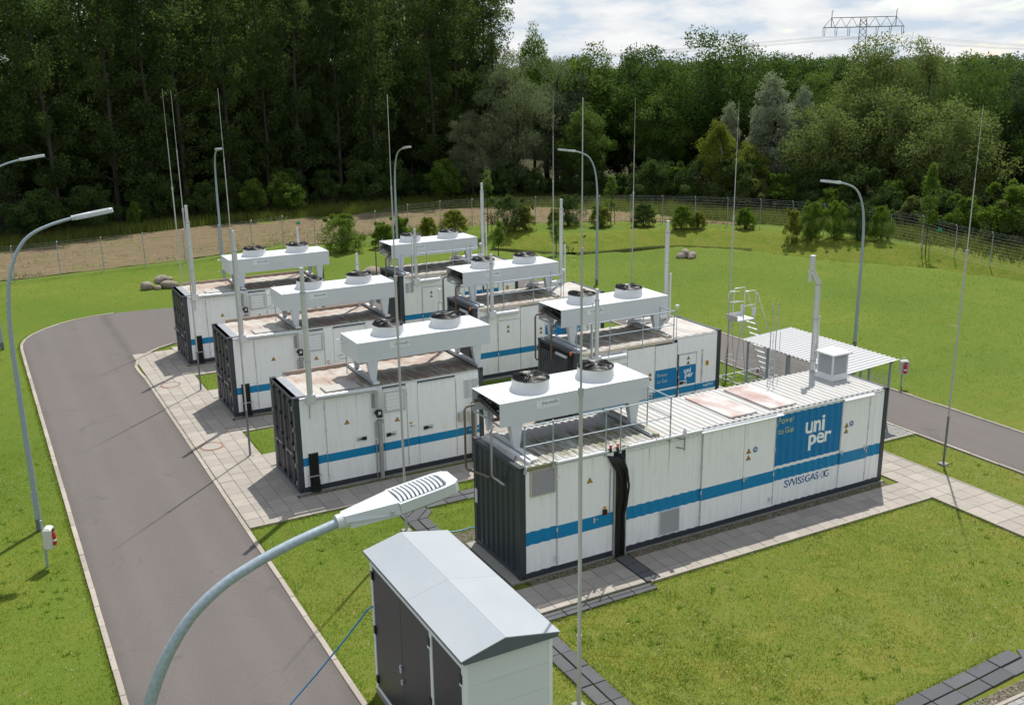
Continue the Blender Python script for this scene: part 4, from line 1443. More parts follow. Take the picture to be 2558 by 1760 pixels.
# ---------------------------------------------------------------- roof coolers
def fan(parent, c):
    global FANM
    try:
        FANM
    except NameError:
        d = {}
        d['shroud'] = (MB().lathe((0, 0, 0), [(.545, 0), (.515, .03), (.485, .09), (.475, .16), (.475, .27), (.48, .29), (.465, .295), (.455, .28), (.455, .02)], 32), M_WHITE)
        w = MB()
        for k_ in range(7):
            a = 2 * PI * k_ / 7
            pts = []
            for rr, sw in ((.10, 0), (.27, .12), (.445, .30)):
                for e_ in (-.46, .46):
                    t_ = a + sw + e_ * (1.05 - rr * .55)
                    pts.append((rr * math.cos(t_), rr * math.sin(t_), .235 + e_ * .10))
            w.add(pts, [(0, 1, 3, 2), (2, 3, 5, 4)], True)
        d['blade_wheel'] = (w, simple('black fan blade', (.011, .011, .012), .42, 0, .1, 4, .4))
        d['hub'] = (MB().lathe((0, 0, 0), [(.09, .14), (.10, .2), (.10, .345), (.075, .36), (0, .362)], 16), M_BLACK)
        g = MB()
        for rr in np.linspace(.13, .45, 11):
            g.torus((0, 0, .295 + .05 * (1 - (rr / .46) ** 2)), rr, .0055, 28, 4)
        d['guard'] = (g, M_BLACK)
        ar = MB()
        for k_ in range(4):
            a = 2 * PI * k_ / 4 + .35
            ca, sa = math.cos(a), math.sin(a)
            for off in (-.028, .028):
                px, py = -sa * off, ca * off
                ar.tube([(.07 * ca + px, .07 * sa + py, .345), (.28 * ca + px, .28 * sa + py, .378), (.44 * ca + px, .44 * sa + py, .35), (.487 * ca + px, .487 * sa + py, .28)], .016, 6)
        d['support_arms'] = (ar, M_BLACK)
        d['dark_well'] = (MB().lathe((0, 0, 0), [(.449, .29), (.449, .06), (.001, .06)], 24), M_SHADE)
        d['rim'] = (MB().lathe((0, 0, 0), [(.480, .286), (.486, .302), (.47, .314), (.450, .302), (.450, .286)], 32), M_BLACK)
        FANM = {}
        for k_, (mb, mt) in d.items():
            me = mb.mesh(k_)
            me.materials.append(mt)
            FANM[k_] = me
    rz = random.uniform(-.5, .5)
    s = link('fan', FANM['shroud'], parent, c)
    s.rotation_euler = (0, 0, rz)
    for k_ in FANM:
        if k_ != 'shroud':
            q = link(k_, FANM[k_], s)
    a = .35 + PI * 1.5 + .4 - rz
    return s


def cooler(x0, y0, label, open_left, feet_y):
    """box cooler on four tapered legs; local z=0 is the roof"""
    root = thing('roof_cooler', label, 'cooler', (x0, y0, CH), 0, 'fan coolers on the container roofs')
    Lc, Dc, z0, z1 = 4.38, 1.50, .66, 1.26
    t = .012
    if open_left:
        c = MB()
        c.box(0, Lc, 0, Dc, z1 - t, z1)
        c.box(0, Lc, 0, t, z0, z1 - t)
        c.box(0, Lc, Dc - t, Dc, z0, z1 - t)
        c.box(Lc - t, Lc, t, Dc - t, z0, z1 - t)
        o = c.build('casing', M_COOLER, root)
        MB().box(.55, .57, t, Dc - t, z0, z1 - t).build('inner_bulkhead', M_SHADE, root)
        MB().box(.02, .05, .03, Dc - .03, z0 - .01, z0 + .03).build('lower_frame', M_GALV, root)
        MB().box(.57, Lc - t, t, Dc - t, z0 + .01, z0 + .05).build('coil_underside', simple('coil fins', (.06, .06, .065), .5, .5), root)
        for yy, zz, rr in ((.30, .84, .05), (.62, .90, .05), (.95, .96, .05), (1.22, 1.02, .045)):
            pass
        MB().tube([(.16, .08, .80), (.16, Dc - .10, 1.04)], .055, 10).build('manifold_pipe', M_BLACK, root)
        MB().tube([(.30, .08, .92), (.30, Dc - .10, 1.14)], .05, 10).build('manifold_pipe', M_BLACK, root)
        MB().tube([(.20, .12, .74), (.20, Dc - .10, .92)], .04, 10).build('manifold_pipe', M_BLACK, root)
        for k_ in range(9):
            yy = .15 + k_ * .15
            MB().tube([(.16, yy, .81 + yy * .16), (.36, yy, .86 + yy * .16), (.52, yy, .84 + yy * .16)], .018, 6).build('coil_bend', M_BLACK, root)
        for yy, zz in ((.25, .80), (1.25, 1.0)):
            MB().tube([(-.06, yy, zz), (.14, yy, zz)], .045, 10).build('pipe_flange', M_RUSTPIPE, root)
    else:
        o = MB().box(0, Lc, 0, Dc, z0, z1).build('casing', M_COOLER, root)
        MB().box(.04, Lc - .04, .04, Dc - .04, z0 - .004, z0 + .001).build('coil_underside', simple('coil fins', (.06, .06, .065), .5, .5), root)
        # service bars at the back left
        for zz in (z1 - .16, z0 - .06):
            MB().tube([(0, .95, zz), (-.20, .95, zz), (-.20, 1.35, zz), (0, 1.35, zz)], .013, 6).build('service_bar', M_GALV, root)
        MB().tube([(.02, 1.12, .05), (.02, 1.12, z0)], .013, 6).build('service_bar', M_GALV, root)
    # thin seam lines: cover strips
    MB().box(.02, Lc - .02, -.003, .001, z0 + .335, z0 + .343).build('seam_strip', M_WHITE, root)
    MB().box(Lc - .38, Lc - .372, -.003, .001, z0 + .01, z1 - .02).build('seam_strip', M_WHITE, root)
    MB().box(-.004, Lc + .004, -.004, .012, z1 - .03, z1 + .003).build('cover_edge', M_COOLER, root)
    for fx in (1.27, 3.20):
        fan(root, (fx, .74, z1))
    # legs: tapered sheet with side flanges
    for lx in (.30, Lc - .62):
        for yy, s in ((.01, 1), (Dc - .01, -1)):
            ya, yb = (yy, yy + s * .012)
            MB().prism([(lx, z0), (lx + .33, z0), (lx + .245, .06), (lx + .085, .06)], 'y', ya, yb).build('leg', M_COOLER, root)
            MB().add([(lx, yb, z0), (lx + .085, yb, .06), (lx + .085, yb + s * .10, .06), (lx, yb + s * .22, z0), (lx + .012, yb, z0), (lx + .097, yb, .06), (lx + .097, yb + s * .10, .06), (lx + .012, yb + s * .22, z0)], [(0, 1, 2, 3), (4, 7, 6, 5), (0, 3, 7, 4), (1, 5, 6, 2), (3, 2, 6, 7), (0, 4, 5, 1)]).build('leg_flange', M_COOLER, root)
        MB().box(lx + .06, lx + .26, feet_y[0], feet_y[1], .004, .06).build('support_beam', M_WHITE, root)
        MB().box(lx + .05, lx + .062, feet_y[0] + .01, feet_y[1] - .01, .004, .10).build('beam_flange', M_GALV, root)
    # lifting eyes
    for ex in (.12, Lc - .12):
        for ey in (.10, Dc - .10):
            MB().tube([(ex - .03, ey, z1), (ex - .03, ey, z1 + .07), (ex + .03, ey, z1 + .07), (ex + .03, ey, z1)], .008, 6).build('lifting_eye', M_COOLER, root)
    # badge
    bd = MB().box(1.02, 1.66, -.006, -.0005, z0 + .31, z0 + .50).build('badge_plate', simple('badge pale', (.70, .73, .75), .4), root)
    lettering('thermofin', .12, (1.16, -.0075, z0 + .385), M_INKTH, bd, .006, .47, .095)
    lettering('heat exchangers . solutions', .03, (1.16, -.0075, z0 + .335), M_INKTH, bd, 0, .44, .02)
    e_ = MB().prism([(1.085 + .034 * math.cos(a), z0 + .42 + .034 * math.sin(a)) for a in np.linspace(0, 2 * PI, 13)[:-1]], 'y', -.0075, -.0062).build('emblem', M_PRINT_W, bd)
    MB().prism([(1.075, z0 + .395), (1.085, z0 + .395), (1.09, z0 + .44), (1.105, z0 + .44), (1.10, z0 + .45), (1.075, z0 + .445)], 'y', -.009, -.0076).build('emblem_mark', M_REDBOX, bd)
    return root


cooler(0.06, 1.05, 'white twin-fan cooler with open end on the long front container', True, (-.85, 1.30))
cooler(-0.95, 8.05, 'white twin-fan cooler on the nearest door-end container beside the road', False, (-.22, 2.10))
cooler(-0.95, 15.80, 'white twin-fan cooler on the middle door-end container beside the road', False, (-.22, 2.10))
cooler(-0.95, 23.57, 'white twin-fan cooler on the farthest door-end container, nearest the boulders on the left', False, (-.22, 2.10))
cooler(6.30, 8.50, 'white twin-fan cooler with open end on the nearest right-row container', True, (-.75, 1.40))
cooler(6.30, 15.92, 'white twin-fan cooler with open end on the middle right-row container', True, (-.75, 1.40))
cooler(6.30, 23.35, 'white twin-fan cooler with open end on the farthest right-row container', True, (-.75, 1.40))
#@@PART3
# ---------------------------------------------------------------- switch cabinet in the foreground
def cabinet():
    root = thing('equipment_cabinet', 'tall light grey cabinet with shallow gable roof and dark doors in the foreground', 'cabinet', (-4.62, -6.52, 0))
    Wd, Ln, H = 1.62, 4.10, 2.95
    pm = simple('cabinet light grey', (.62, .65, .67), .42, 0, .04, 2)
    wf = simple('cabinet frame white', (.72, .75, .77), .4, 0, .04, 2)
    dm = NT('cabinet door grey')
    nn = dm.noise(dm.coord((1, 1, .3)), 1.3, 3)
    dm.set(dm.mix(nn, (.036, .037, .042), (.056, .057, .064)), .38, 0, .5)
    MB().box(.05, Wd - .005, .05, Ln - .05, .08, H - .05).build('body', pm, root)
    MB().box(-.01, Wd + .01, -.01, Ln + .01, -.03, .08).build('plinth', M_PAD, root)
    # side panels (near end and long back), horizontal sandwich boards
    for k_ in range(6):
        z0, z1 = .09 + k_ * .475, .09 + (k_ + 1) * .475 - .004
        MB().box(.07, Wd - .06, .0, .05, z0, z1).build('wall_board', pm, root)
        MB().box(.07, Wd - .06, Ln - .05, Ln, z0, z1).build('wall_board', pm, root)
        MB().box(Wd - .05, Wd, .06, Ln - .06, z0, z1).build('wall_board', pm, root)
    for x, y in ((0, 0), (0, Ln - .075), (Wd - .06, -.004), (Wd - .06, Ln - .075)):
        MB().box(x - .003, x + .07, y - .003, y + .08, .085, H).build('corner_post', wf, root)
    MB().box(.0, .055, .08, Ln - .08, H - .16, H).build('head_rail', wf, root)
    MB().box(.0, .055, .08, Ln - .08, .085, .15).build('sill_rail', wf, root)
    MB().box(-.002, .055, 1.24, 1.34, .15, H - .16).build('mullion', wf, root)
    # doors on the long road side: two leaves far, one near
    for (a, b, hz, hs) in ((.085, 1.235, 'near', 1), (1.345, 2.66, 'near', 1), (2.665, Ln - .085, 'far', -1)):
        o = MB().box(.012, .05, a + .004, b - .004, .155, H - .165).build('door', dm.m, root)
        hy = a if hz == 'near' else b
        for zz in (.35, 1.45, 2.62):
            q = MB().box(-.022, .012, hy - .035, hy + .035, zz - .10, zz + .06).build('hinge', M_BLACK, o)
            MB().box(-.018, .0, hy - .03, hy + .05, zz - .15, zz - .105).build('hinge_pad', wf, o)
    h = MB().box(-.02, .012, 2.70, 2.75, 1.20, 1.36).build('door_handle', M_ALU, root)
    MB().tube([(-.03, 2.725, 1.33), (-.035, 2.62, 1.34)], .010, 6).build('lever', M_ALU, h)
    MB().box(-.035, -.005, 2.62, 2.67, 1.0, 1.10).build('padlock', M_ALU, root)
    # roof: gable sheets with dark fascia
    ex, ey = .09, .12
    rx = Wd * .43
    e0, e1, eh, rh = -ex, Wd + ex, H + .10, H + .30
    rm = NT('cabinet roof sheet')
    n1 = rm.noise(rm.coord((1, .6, 1)), 1.1, 4)
    rm.set(rm.mix(n1, (.265, .30, .33), (.35, .375, .40)), .45, 0, .3)
    for ya, yb in ((-ey, Ln / 2 - .002), (Ln / 2 + .002, Ln + ey)):
        MB().add([(e0, ya, eh), (rx, ya, rh), (rx, yb, rh), (e0, yb, eh), (e0, ya, eh - .018), (rx, ya, rh - .018), (rx, yb, rh - .018), (e0, yb, eh - .018)], [(0, 1, 2, 3), (4, 7, 6, 5), (0, 4, 5, 1), (2, 6, 7, 3), (0, 3, 7, 4), (1, 5, 6, 2)]).build('roof_sheet', rm.m, root)
        MB().add([(rx + .003, ya, rh), (e1, ya, eh), (e1, yb, eh), (rx + .003, yb, rh), (rx + .003, ya, rh - .018), (e1, ya, eh - .018), (e1, yb, eh - .018), (rx + .003, yb, rh - .018)], [(0, 1, 2, 3), (4, 7, 6, 5), (0, 4, 5, 1), (2, 6, 7, 3), (0, 3, 7, 4), (1, 5, 6, 2)]).build('roof_sheet', rm.m, root)
    fm = simple('slate fascia', (.10, .12, .145), .45)
    for y in (-ey + .01, Ln + ey - .03):
        MB().prism([(e0 + .01, eh - .022), (rx, rh - .022), (e1 - .01, eh - .022), (e1 - .05, H + .01), (e0 + .05, H + .01)], 'y', y, y + .02).build('gable_fascia', fm, root)
    for x in (e0 + .012, e1 - .022):
        MB().box(x, x + .012, -ey + .03, Ln + ey - .03, H + .03, eh - .018).build('eave_fascia', fm, root)
    for y in (.6, 3.5):
        MB().box(-.05, .0, y - .02, y + .02, H - .02, H + .04).build('roof_clip', M_BLACK, root)
    return root


cabinet()
MBh = MB().tube([(-4.62, -2.47, 1.92), (-4.72, -2.43, 1.86), (-5.2, -2.36, 1.30), (-5.8, -2.27, .66), (-6.35, -2.18, .10), (-6.55, -2.2, .03), (-7.5, -3.3, .03)], .018, 8)
tag(MBh.build('hose', M_HOSE), 'blue hose hanging from the cabinet corner down onto the road', 'hose')
tag(MB().tube([(-.78, 3.34, .03), (-.6, 3.30, .06), (-.1, 3.22, .03), (.3, 3.25, .03), (.6, 3.0, .04)], .020, 8).build('hose', M_HOSE), 'blue hose lying in the grass beside the dark end of the long container', 'hose')


# ---------------------------------------------------------------- lamps
def street_lamp(loc, rot, label, H=8.47, reach=2.84):
    root = thing('street_lamp', label, 'lamp', loc, rot, 'galvanised lamps along the road')
    k_ = H / 8.47
    q = reach / 2.84
    prof = [(0, 0), (0, 2), (0, 4), (0.02, 5.6), (.10, 6.5), (.16, 6.85), (.27, 7.22), (.42, 7.55), (.62, 7.83), (.86, 8.02), (1.12, 8.14), (1.45, 8.245), (1.90, 8.345)]
    zz_ = np.array(prof)
    cl = np.r_[0, np.cumsum(np.hypot(*np.diff(zz_, axis=0).T))]
    # smooth the bend with a Catmull-Rom curve
    fine_ = []
    for i in range(len(prof) - 1):
        p0, p1, p2, p3 = zz_[max(i - 1, 0)], zz_[i], zz_[i + 1], zz_[min(i + 2, len(prof) - 1)]
        for t_ in np.linspace(0, 1, 5)[:-1]:
            fine_.append(.5 * (2 * p1 + (p2 - p0) * t_ + (2 * p0 - 5 * p1 + 4 * p2 - p3) * t_ ** 2 + (3 * p1 - p0 - 3 * p2 + p3) * t_ ** 3))
    fine_.append(zz_[-1])
    pts = [(x * q, 0, z * k_) for x, z in fine_]
    rad = list(np.interp([p[1] for p in fine_], [0, 2, 4, 5.6, 6.5, 7.2, 7.83, 8.345], [.078, .074, .066, .058, .052, .047, .043, .038]))
    MB().tube(pts, rad, 14).build('pole', M_GALV2, root)
    MB().cyl((0, 0), .085, 0, .32, 14).build('base_sleeve', M_ROD2, root)
    MB().box(-.09, -.055, -.05, .05, .75, 1.1).build('service_door', M_GALV, root)
    # head, tilted along the end of the arm
    head = bpy.data.objects.new('lamp_head', None)
    sl = math.atan2(.13, .94)
    T = Matrix.Translation((1.90 * q, 0, 8.345 * k_)) @ Matrix.Rotation(-sl, 4, 'Y')

    def bld(mb, name, mat, par):
        o = mb.build(name, mat, par)
        o.data.transform(T)
        return o
    hm_ = simple('lamp head paint', (.52, .55, .58), .33, 0, .03, 3)
    # rear housing: wedge, wider to the front
    def hexa(xa, wa, ta, ba, xb, wb, tb, bb):
        return [(xa, -wa, ba), (xa, wa, ba), (xa, wa * .72, ta), (xa, -wa * .72, ta), (xb, -wb, bb), (xb, wb, bb), (xb, wb * .86, tb), (xb, -wb * .86, tb)], [(0, 1, 2, 3), (4, 7, 6, 5), (0, 4, 5, 1), (1, 5, 6, 2), (2, 6, 7, 3), (3, 7, 4, 0)]
    hs = MB().add(*hexa(-.03, .075, .052, .005, .40, .163, .050, -.045))
    hou = bld(hs, 'lamp_head', hm_, root)
    sk = MB().add(*hexa(.0, .065, .0, -.06, .40, .15, -.046, -.060))
    bld(sk, 'lower_cover', hm_, hou)
    bld(MB().tube([(-.09, 0, .0), (.06, 0, -.005)], .062, 14), 'spigot', hm_, hou)
    # front heat sink plate
    pl = MB()
    out = [(.402, -.165), (.80, -.162), (.90, -.145), (.945, -.10), (.945, .10), (.90, .145), (.80, .162), (.402, .165)]
    inn = [(.415, -.135), (.77, -.132), (.83, -.12), (.85, -.08), (.85, .08), (.83, .12), (.77, .132), (.415, .135)]
    m8 = len(out)
    vs = [(u, v, z) for z in (-.045, .045) for u, v in out] + [(u, v, z) for z in (-.045, .045) for u, v in inn]
    fs = []
    for i in range(m8):
        j = (i + 1) % m8
        fs += [(i, j, m8 + j, m8 + i), (2 * m8 + i, 3 * m8 + i, 3 * m8 + j, 2 * m8 + j), (m8 + i, m8 + j, 3 * m8 + j, 3 * m8 + i), (i, 2 * m8 + i, 2 * m8 + j, j)]
    pl.add(vs, fs)
    bld(pl, 'heat_sink', hm_, hou)
    ins = [(.41, -.15), (.79, -.148), (.88, -.13), (.92, -.09), (.92, .09), (.88, .13), (.79, .148), (.41, .15)]
    bld(MB().prism([(u, v) for u, v in inn], 'z', -.044, -.02), 'slot_shade_floor', M_DARK, hou)  # dark floor added so the slots between the fins look shaded
    bld(MB().prism(ins, 'z', -.062, -.056), 'light_glass', simple('lamp glass', (.35, .36, .36), .1, 0, .02), hou)
    # fins across the top
    for i in range(11):
        x0 = .412 + i * .0365
        w = .136 if i < 9 else .136 - (i - 8) * .012
        f = MB()
        ys = np.linspace(-w, w, 7)
        vs, fs = [], []
        for yv in ys:
            bow = .022 * (1 - (yv / .15) ** 2)
            for dx, z in ((0, -.019), (0, .052), (.020, .052), (.020, -.019)):
                vs.append((x0 + bow + dx, yv, z))
        for j in range(6):
            for m_ in range(4):
                fs.append((j * 4 + m_, j * 4 + (m_ + 1) % 4, j * 4 + 4 + (m_ + 1) % 4, j * 4 + 4 + m_))
        fs += [(0, 1, 2, 3), (27, 26, 25, 24)]
        f.add(vs, fs)
        bld(f, 'cooling_fin', hm_, hou)
    bld(MB().tube([(.33, -.160, -.01), (.33, -.148, -.01)], .016, 10), 'hinge_screw', M_GALV, hou)
    bpy.data.objects.remove(head)
    return root


street_lamp((-10.10, -12.1, 0), 0, 'large lamp reaching over the road in the near foreground, head above the lawn', 8.65)
street_lamp((-9.92, 9.1, 0), 0, 'lamp on the left lawn just behind the fire extinguisher post')
street_lamp((-9.85, 30.3, 0), 0, 'lamp at the left picture edge beyond the road bend', 8.44, 2.8)
street_lamp((22.6, 10.85, 0), PI, 'lamp on the right lawn behind the roofed mesh cage', 7.35, 2.50)
street_lamp((20.4, 27.85, 0), PI, 'lamp behind the middle of the back road, its head pointing left', 7.63, 2.35)
street_lamp((1.5, 36, 0), R(-96), 'lamp behind the farthest door-end container, arm towards the viewer', 8.15)
street_lamp((11.7, 36, 0), R(-94), 'lamp behind the farthest right-row container, arm towards the viewer', 7.75)


# ---------------------------------------------------------------- lightning rods
def rod(x, y, H, zj, label, r=.028):
    root = thing('lightning_rod', label, 'lightning rod', (x, y, 0), 0, 'thin lightning rods around the containers')
    MB().tube([(0, 0, 0), (0, 0, 1.55)], r * 1.22, 10).build('base_sleeve', M_ROD2 if x > 5 or y > 5 else M_ROD, root)
    MB().tube([(0, 0, 1.55), (0, 0, zj)], r, 10).build('lower_mast', M_ROD, root)
    MB().cyl((0, 0), r * 1.45, zj - .08, zj + .06, 10).build('clamp', M_GALV, root)
    z2 = zj + (H - zj) * .5
    MB().tube([(0, 0, zj), (0, 0, z2)], r * .58, 8).build('upper_mast', M_ROD, root)
    MB().cyl((0, 0), r * .72, z2 - .04, z2 + .04, 8).build('clamp', M_GALV, root)
    MB().tube([(0, 0, z2), (0, 0, H)], [r * .34, r * .24], 6).build('tip', M_ROD, root)
    MB().bbox(-.12, .12, -.12, .12, -.03, .03, .01).build('foot', M_PAD, root)
    return root


rod(-1.38, -4.82, 11.45, 6.42, 'thick lightning rod standing in front of the long container, beside the cabinet', .038)
rod(-1.28, 4.0, 11.35, 6.9, 'lightning rod between the near lamp head and the nearest door-end container', .032)
rod(-3.52, 11.59, 11.45, 7.3, 'lightning rod on the pavement between the nearest and middle door-end containers')
rod(-3.40, 19.44, 11.3, 7.0, 'lightning rod on the pavement in front of the farthest door-end container')
rod(-2.18, 28.0, 11.2, 6.9, 'lightning rod behind the farthest door-end container, leftmost of all')
rod(14.93, .01, 10.75, 6.6, 'lightning rod on the grass right of the long container, rightmost of all')
rod(14.87, 10.14, 10.65, 6.4, 'lightning rod next to the wheeled platform ladder')
rod(15.55, 17.6, 10.6, 6.5, 'lightning rod behind the nearest right-row container near its back flue')
rod(14.65, 23.0, 10.75, 6.6, 'lightning rod behind the middle right-row container')


# ---------------------------------------------------------------- extinguisher posts
def extinguisher(loc, rot, label, H, boxz):
    root = thing('extinguisher_post', label, 'fire extinguisher', loc, rot)
    MB().tube([(0, 0, -.05), (0, 0, H)], .032, 10).build('post', M_GALV2, root)
    b = MB().bbox(.03, .23, -.15, .15, boxz, boxz + .54, .05).build('extinguisher_box', simple('box white', (.55, .55, .51), .45), root)
    MB().box(.231, .235, -.12, .12, boxz + .04, boxz + .47).build('clear_door', simple('box window', (.42, .30, .28), .2, 0, .1), b)
    ex_ = MB().lathe((.245, 0, boxz + .05), [(.0, 0), (.05, .0), (.055, .03), (.055, .28), (.035, .33), (.016, .35), (.016, .39), (0, .39)], 14).build('extinguisher', M_REDBOX, b)
    MB().box(.23, .28, -.03, .05, boxz + .44, boxz + .475).build('valve_lever', M_BLACK, b)
    for zz in (.16,):
        MB().lathe((.245, 0, boxz + zz), [(.0555, 0), (.0562, .002), (.0562, .05), (.0555, .052)], 14).build('label_band', M_PRINT_W, b)
    return root


extinguisher((-9.92, 6.69, 0), R(-20), 'fire extinguisher in a white box on a post beside the left lamp', 1.25, .52)
extinguisher((20.02, 6.08, 0), R(-118), 'red fire extinguisher box on a post on the right lawn', 1.15, .55)


# ---------------------------------------------------------------- mesh cage with sheet roof
def cage():
    root = thing('storage_cage', 'open mesh cage with white corrugated sheet roof behind the long container', 'cage', (14.3, 3.5, 0))
    Wx, Ly = 2.0, 4.85
    zl, zr = 2.12, 2.22
    posts = [(0, 0), (0, 1.2), (0, 1.55), (0, 2.7), (0, 3.8), (0, Ly), (Wx, 0), (Wx, 1.6), (Wx, 3.2), (Wx, Ly), (1.0, 0), (.6, 0), (1.0, Ly)]
    for x, y in posts:
        MB().box(x - .03, x + .03, y - .03, y + .03, 0, zl + (zr - zl) * x / Wx - .07).build('post', M_GALV2, root)
    def panel(p0, p1, z0, z1):
        d = Vector((p1[0] - p0[0], p1[1] - p0[1], 0))
        L_ = d.length
        d.normalize()
        mb = MB()
        n = int(L_ / .05)
        for i in range(n + 1):
            q = Vector((p0[0], p0[1], 0)) + d * (i * L_ / n)
            mb.tube([(q.x, q.y, z0), (q.x, q.y, z1)], .0028, 3, False)
        for zz in np.arange(z0, z1 + .01, .2):
            mb.tube([(p0[0], p0[1], zz), (p1[0], p1[1], zz)], .004, 4, False)
        return mb.build('mesh_panel', M_GALV, root, fixn=False)
    sq = [(0, 0), (0, 1.2), (0, 2.7), (0, 3.8), (0, Ly)]
    for a, b in zip(sq[:-1], sq[1:]):
        panel((a[0], a[1] + .03), (b[0], b[1] - .03), .08, 1.85)
    for a, b in (((.03, 0), (.6, 0)), ((.6, 0), (1.0, 0)), ((1.0, 0), (Wx - .03, 0)), ((Wx, .03), (Wx, 1.6)), ((Wx, 1.6), (Wx, 3.2)), ((Wx, 3.2), (Wx, Ly)), ((.03, Ly), (1.0, Ly)), ((1.0, Ly), (Wx, Ly))):
        panel(a, b, .08, 1.85)
    MB().box(-.06, -.03, 1.6, 1.68, .95, 1.12).build('gate_lock', M_BLACK, root)
    MB().add([(.55, -.035, 1.05), (.85, -.035, 1.05), (.70, -.035, 1.35)], [(0, 1, 2)]).build('warning_sign', M_COOLER, root)
    # roof: corrugated sheet, ridges run across (x), so waves along y
    f = corr_fun(-.15, .205, .035)
    ys = [-.15] + corr_breaks(-.15, Ly + .15, .205) + [Ly + .15]
    mb = MB()
    vs, fs = [], []
    xa, xb = -.15, Wx + .25
    for yv in ys:
        d = -f(yv)
        za, zc = zl + .02, zr + .06
        vs += [(xa, yv, za + d), (xb, yv, zc + d), (xb, yv, zc + d - .006), (xa, yv, za + d - .006)]
    for i in range(len(ys) - 1):
        for j in range(4):
            a, b = i * 4 + j, i * 4 + (j + 1) % 4
            fs.append((a, b, b + 4, a + 4))
    mb.add(vs, fs)
    mb.build('roof_sheet', simple('white roof sheet', (.47, .475, .48), .38, 0, .03), root)
    for x in (.02, Wx):
        MB().box(x - .03, x + .03, -.1, Ly + .1, zl + (zr - zl) * x / Wx - .075, zl + (zr - zl) * x / Wx - .025).build('roof_beam', M_GALV, root)
    return root


cage()


def platform_ladder():
    root = thing('platform_ladder', 'aluminium wheeled platform ladder with handrails beside the mesh cage', 'ladder', (14.6, 9.45, 0))
    T = lambda n, pts, r=.02: MB().tube(pts, r, 8).build(n, M_ALU, root)
    zp = 2.55
    # platform
    MB().box(.10, .95, 0, .62, zp - .05, zp).build('platform', M_ALU, root)
    MB().box(.08, .10, -.01, .63, zp, zp + .16).build('toe_board', simple('worn toe board', (.52, .46, .42), .6), root)
    MB().box(.10, .90, .62, .635, zp, zp + .15).build('toe_board', M_COOLER, root)
    # support legs at the left
    for y in (0, .62):
        T('support_leg', [(.32, y, zp - .05), (.02, y, .06)], .024)
        T('support_leg', [(.36, y, zp - .05), (.62, y, .06)], .018)
        T('cross_brace', [(.12, y, 1.05), (.52, y, 1.02)], .014)
    T('cross_brace', [(.12, 0, .95), (.12, .62, .95)], .014)
    T('cross_brace', [(.05, 0, .30), (.05, .62, .30)], .016)
    T('green_strap', [(.08, 0, .75), (.5, .02, .6), (1.0, .05, .52)], .010)
    # stair stiles and treads towards the right
    for y in (0, .62):
        MB().add([(.95, y - .012, zp - .08), (.95, y - .012, zp), (2.10, y - .012, .05), (2.02, y - .012, .05), (.95, y + .012, zp - .08), (.95, y + .012, zp), (2.10, y + .012, .05), (2.02, y + .012, .05)], [(0, 1, 2, 3), (4, 7, 6, 5), (0, 4, 5, 1), (1, 5, 6, 2), (2, 6, 7, 3), (3, 7, 4, 0)]).build('stile', M_ALU, root)
    for i in range(9):
        f = (i + 1) / 10
        x, z = .95 + 1.09 * f, zp - (zp - .05) * f
        MB().box(x - .05, x + .05, .02, .60, z - .012, z + .012).build('tread', M_ALU, root)
    # rails
    for y in (0, .62):
        T('handrail', [(.95, y, zp), (.95, y, zp + 1.05), (.92, y, zp + 1.1), (.45, y, zp + 1.1), (.40, y, zp + 1.05), (.40, y, zp)], .018)
        T('handrail', [(.95, y, zp + .98), (1.05, y, zp + .96), (1.75, y, 1.75), (1.72, y, 1.1), (1.60, y, 1.05)], .018)
        T('middle_rail', [(.40, y, zp + .55), (.95, y, zp + .55)], .013)
    T('safety_gate', [(.40, .31, zp + 1.05), (-.05, .31, zp + 1.1), (-.13, .31, zp + 1.0), (-.13, .31, zp + .75), (-.05, .31, zp + .68), (.40, .31, zp + .68)], .016)
    MB().box(.80, .98, -.02, -.005, zp + .12, zp + .42).build('kick_plate', M_COOLER, root)
    MB().box(.80, .98, .635, .65, zp + .12, zp + .42).build('kick_plate', M_COOLER, root)
    # base frame and wheels
    for y in (-.25, .87):
        T('base_bar', [(-.05, y, .14), (2.1, y, .14)], .022)
    for x in (.0, 1.0, 2.05):
        T('base_bar', [(x, -.25, .14), (x, .87, .14)], .022)
    for x in (-.02, 2.05):
        for y in (-.25, .87):
            MB().tube([(x, y - .02, .065), (x, y + .02, .065)], .062, 12).build('wheel', M_BLACK, root)
    return root


platform_ladder()


# ---------------------------------------------------------------- manholes
def manhole(x, y, label):
    root = thing('manhole_cover', label, 'manhole', (x, y, .02), 0, 'round manhole covers in the pavement')
    MB().lathe((0, 0, 0), [(.39, -.02), (.39, .008), (.37, .012), (.325, .012), (.325, -.02)], 36, False).build('rusty_ring', simple('rusty cast iron', (.24, .13, .085), .75, .1, .3, 12), root)
    MB().lathe((0, 0, 0), [(.318, -.02), (.318, .006), (.0, .006)], 36, False).build('concrete_lid', simple('lid concrete', (.29, .27, .245), .85, 0, .1, 8), root)
    return root


manhole(-4.30, 20.75, 'round manhole cover with rusty ring, the farther of the two on the pavement')
manhole(-4.42, 13.05, 'round manhole cover with rusty ring, the nearer of the two on the pavement')


# ---------------------------------------------------------------- boulders
def mat_boulder():
    t = NT('field stone')
    n = t.noise(t.coord(), 3.5, 6, .65)
    c = t.mix(t.ramp(n, .35, .68), (.15, .135, .115), (.33, .29, .24))
    c = t.mix(t.math('MULTIPLY', t.rnd(), .5), c, (.26, .205, .16))
    t.set(c, .9, 0, .2)
    t.bump(t.noise(t.coord(), 14, 5), .5, .03)
    return t.m


M_BOULDER = mat_boulder()


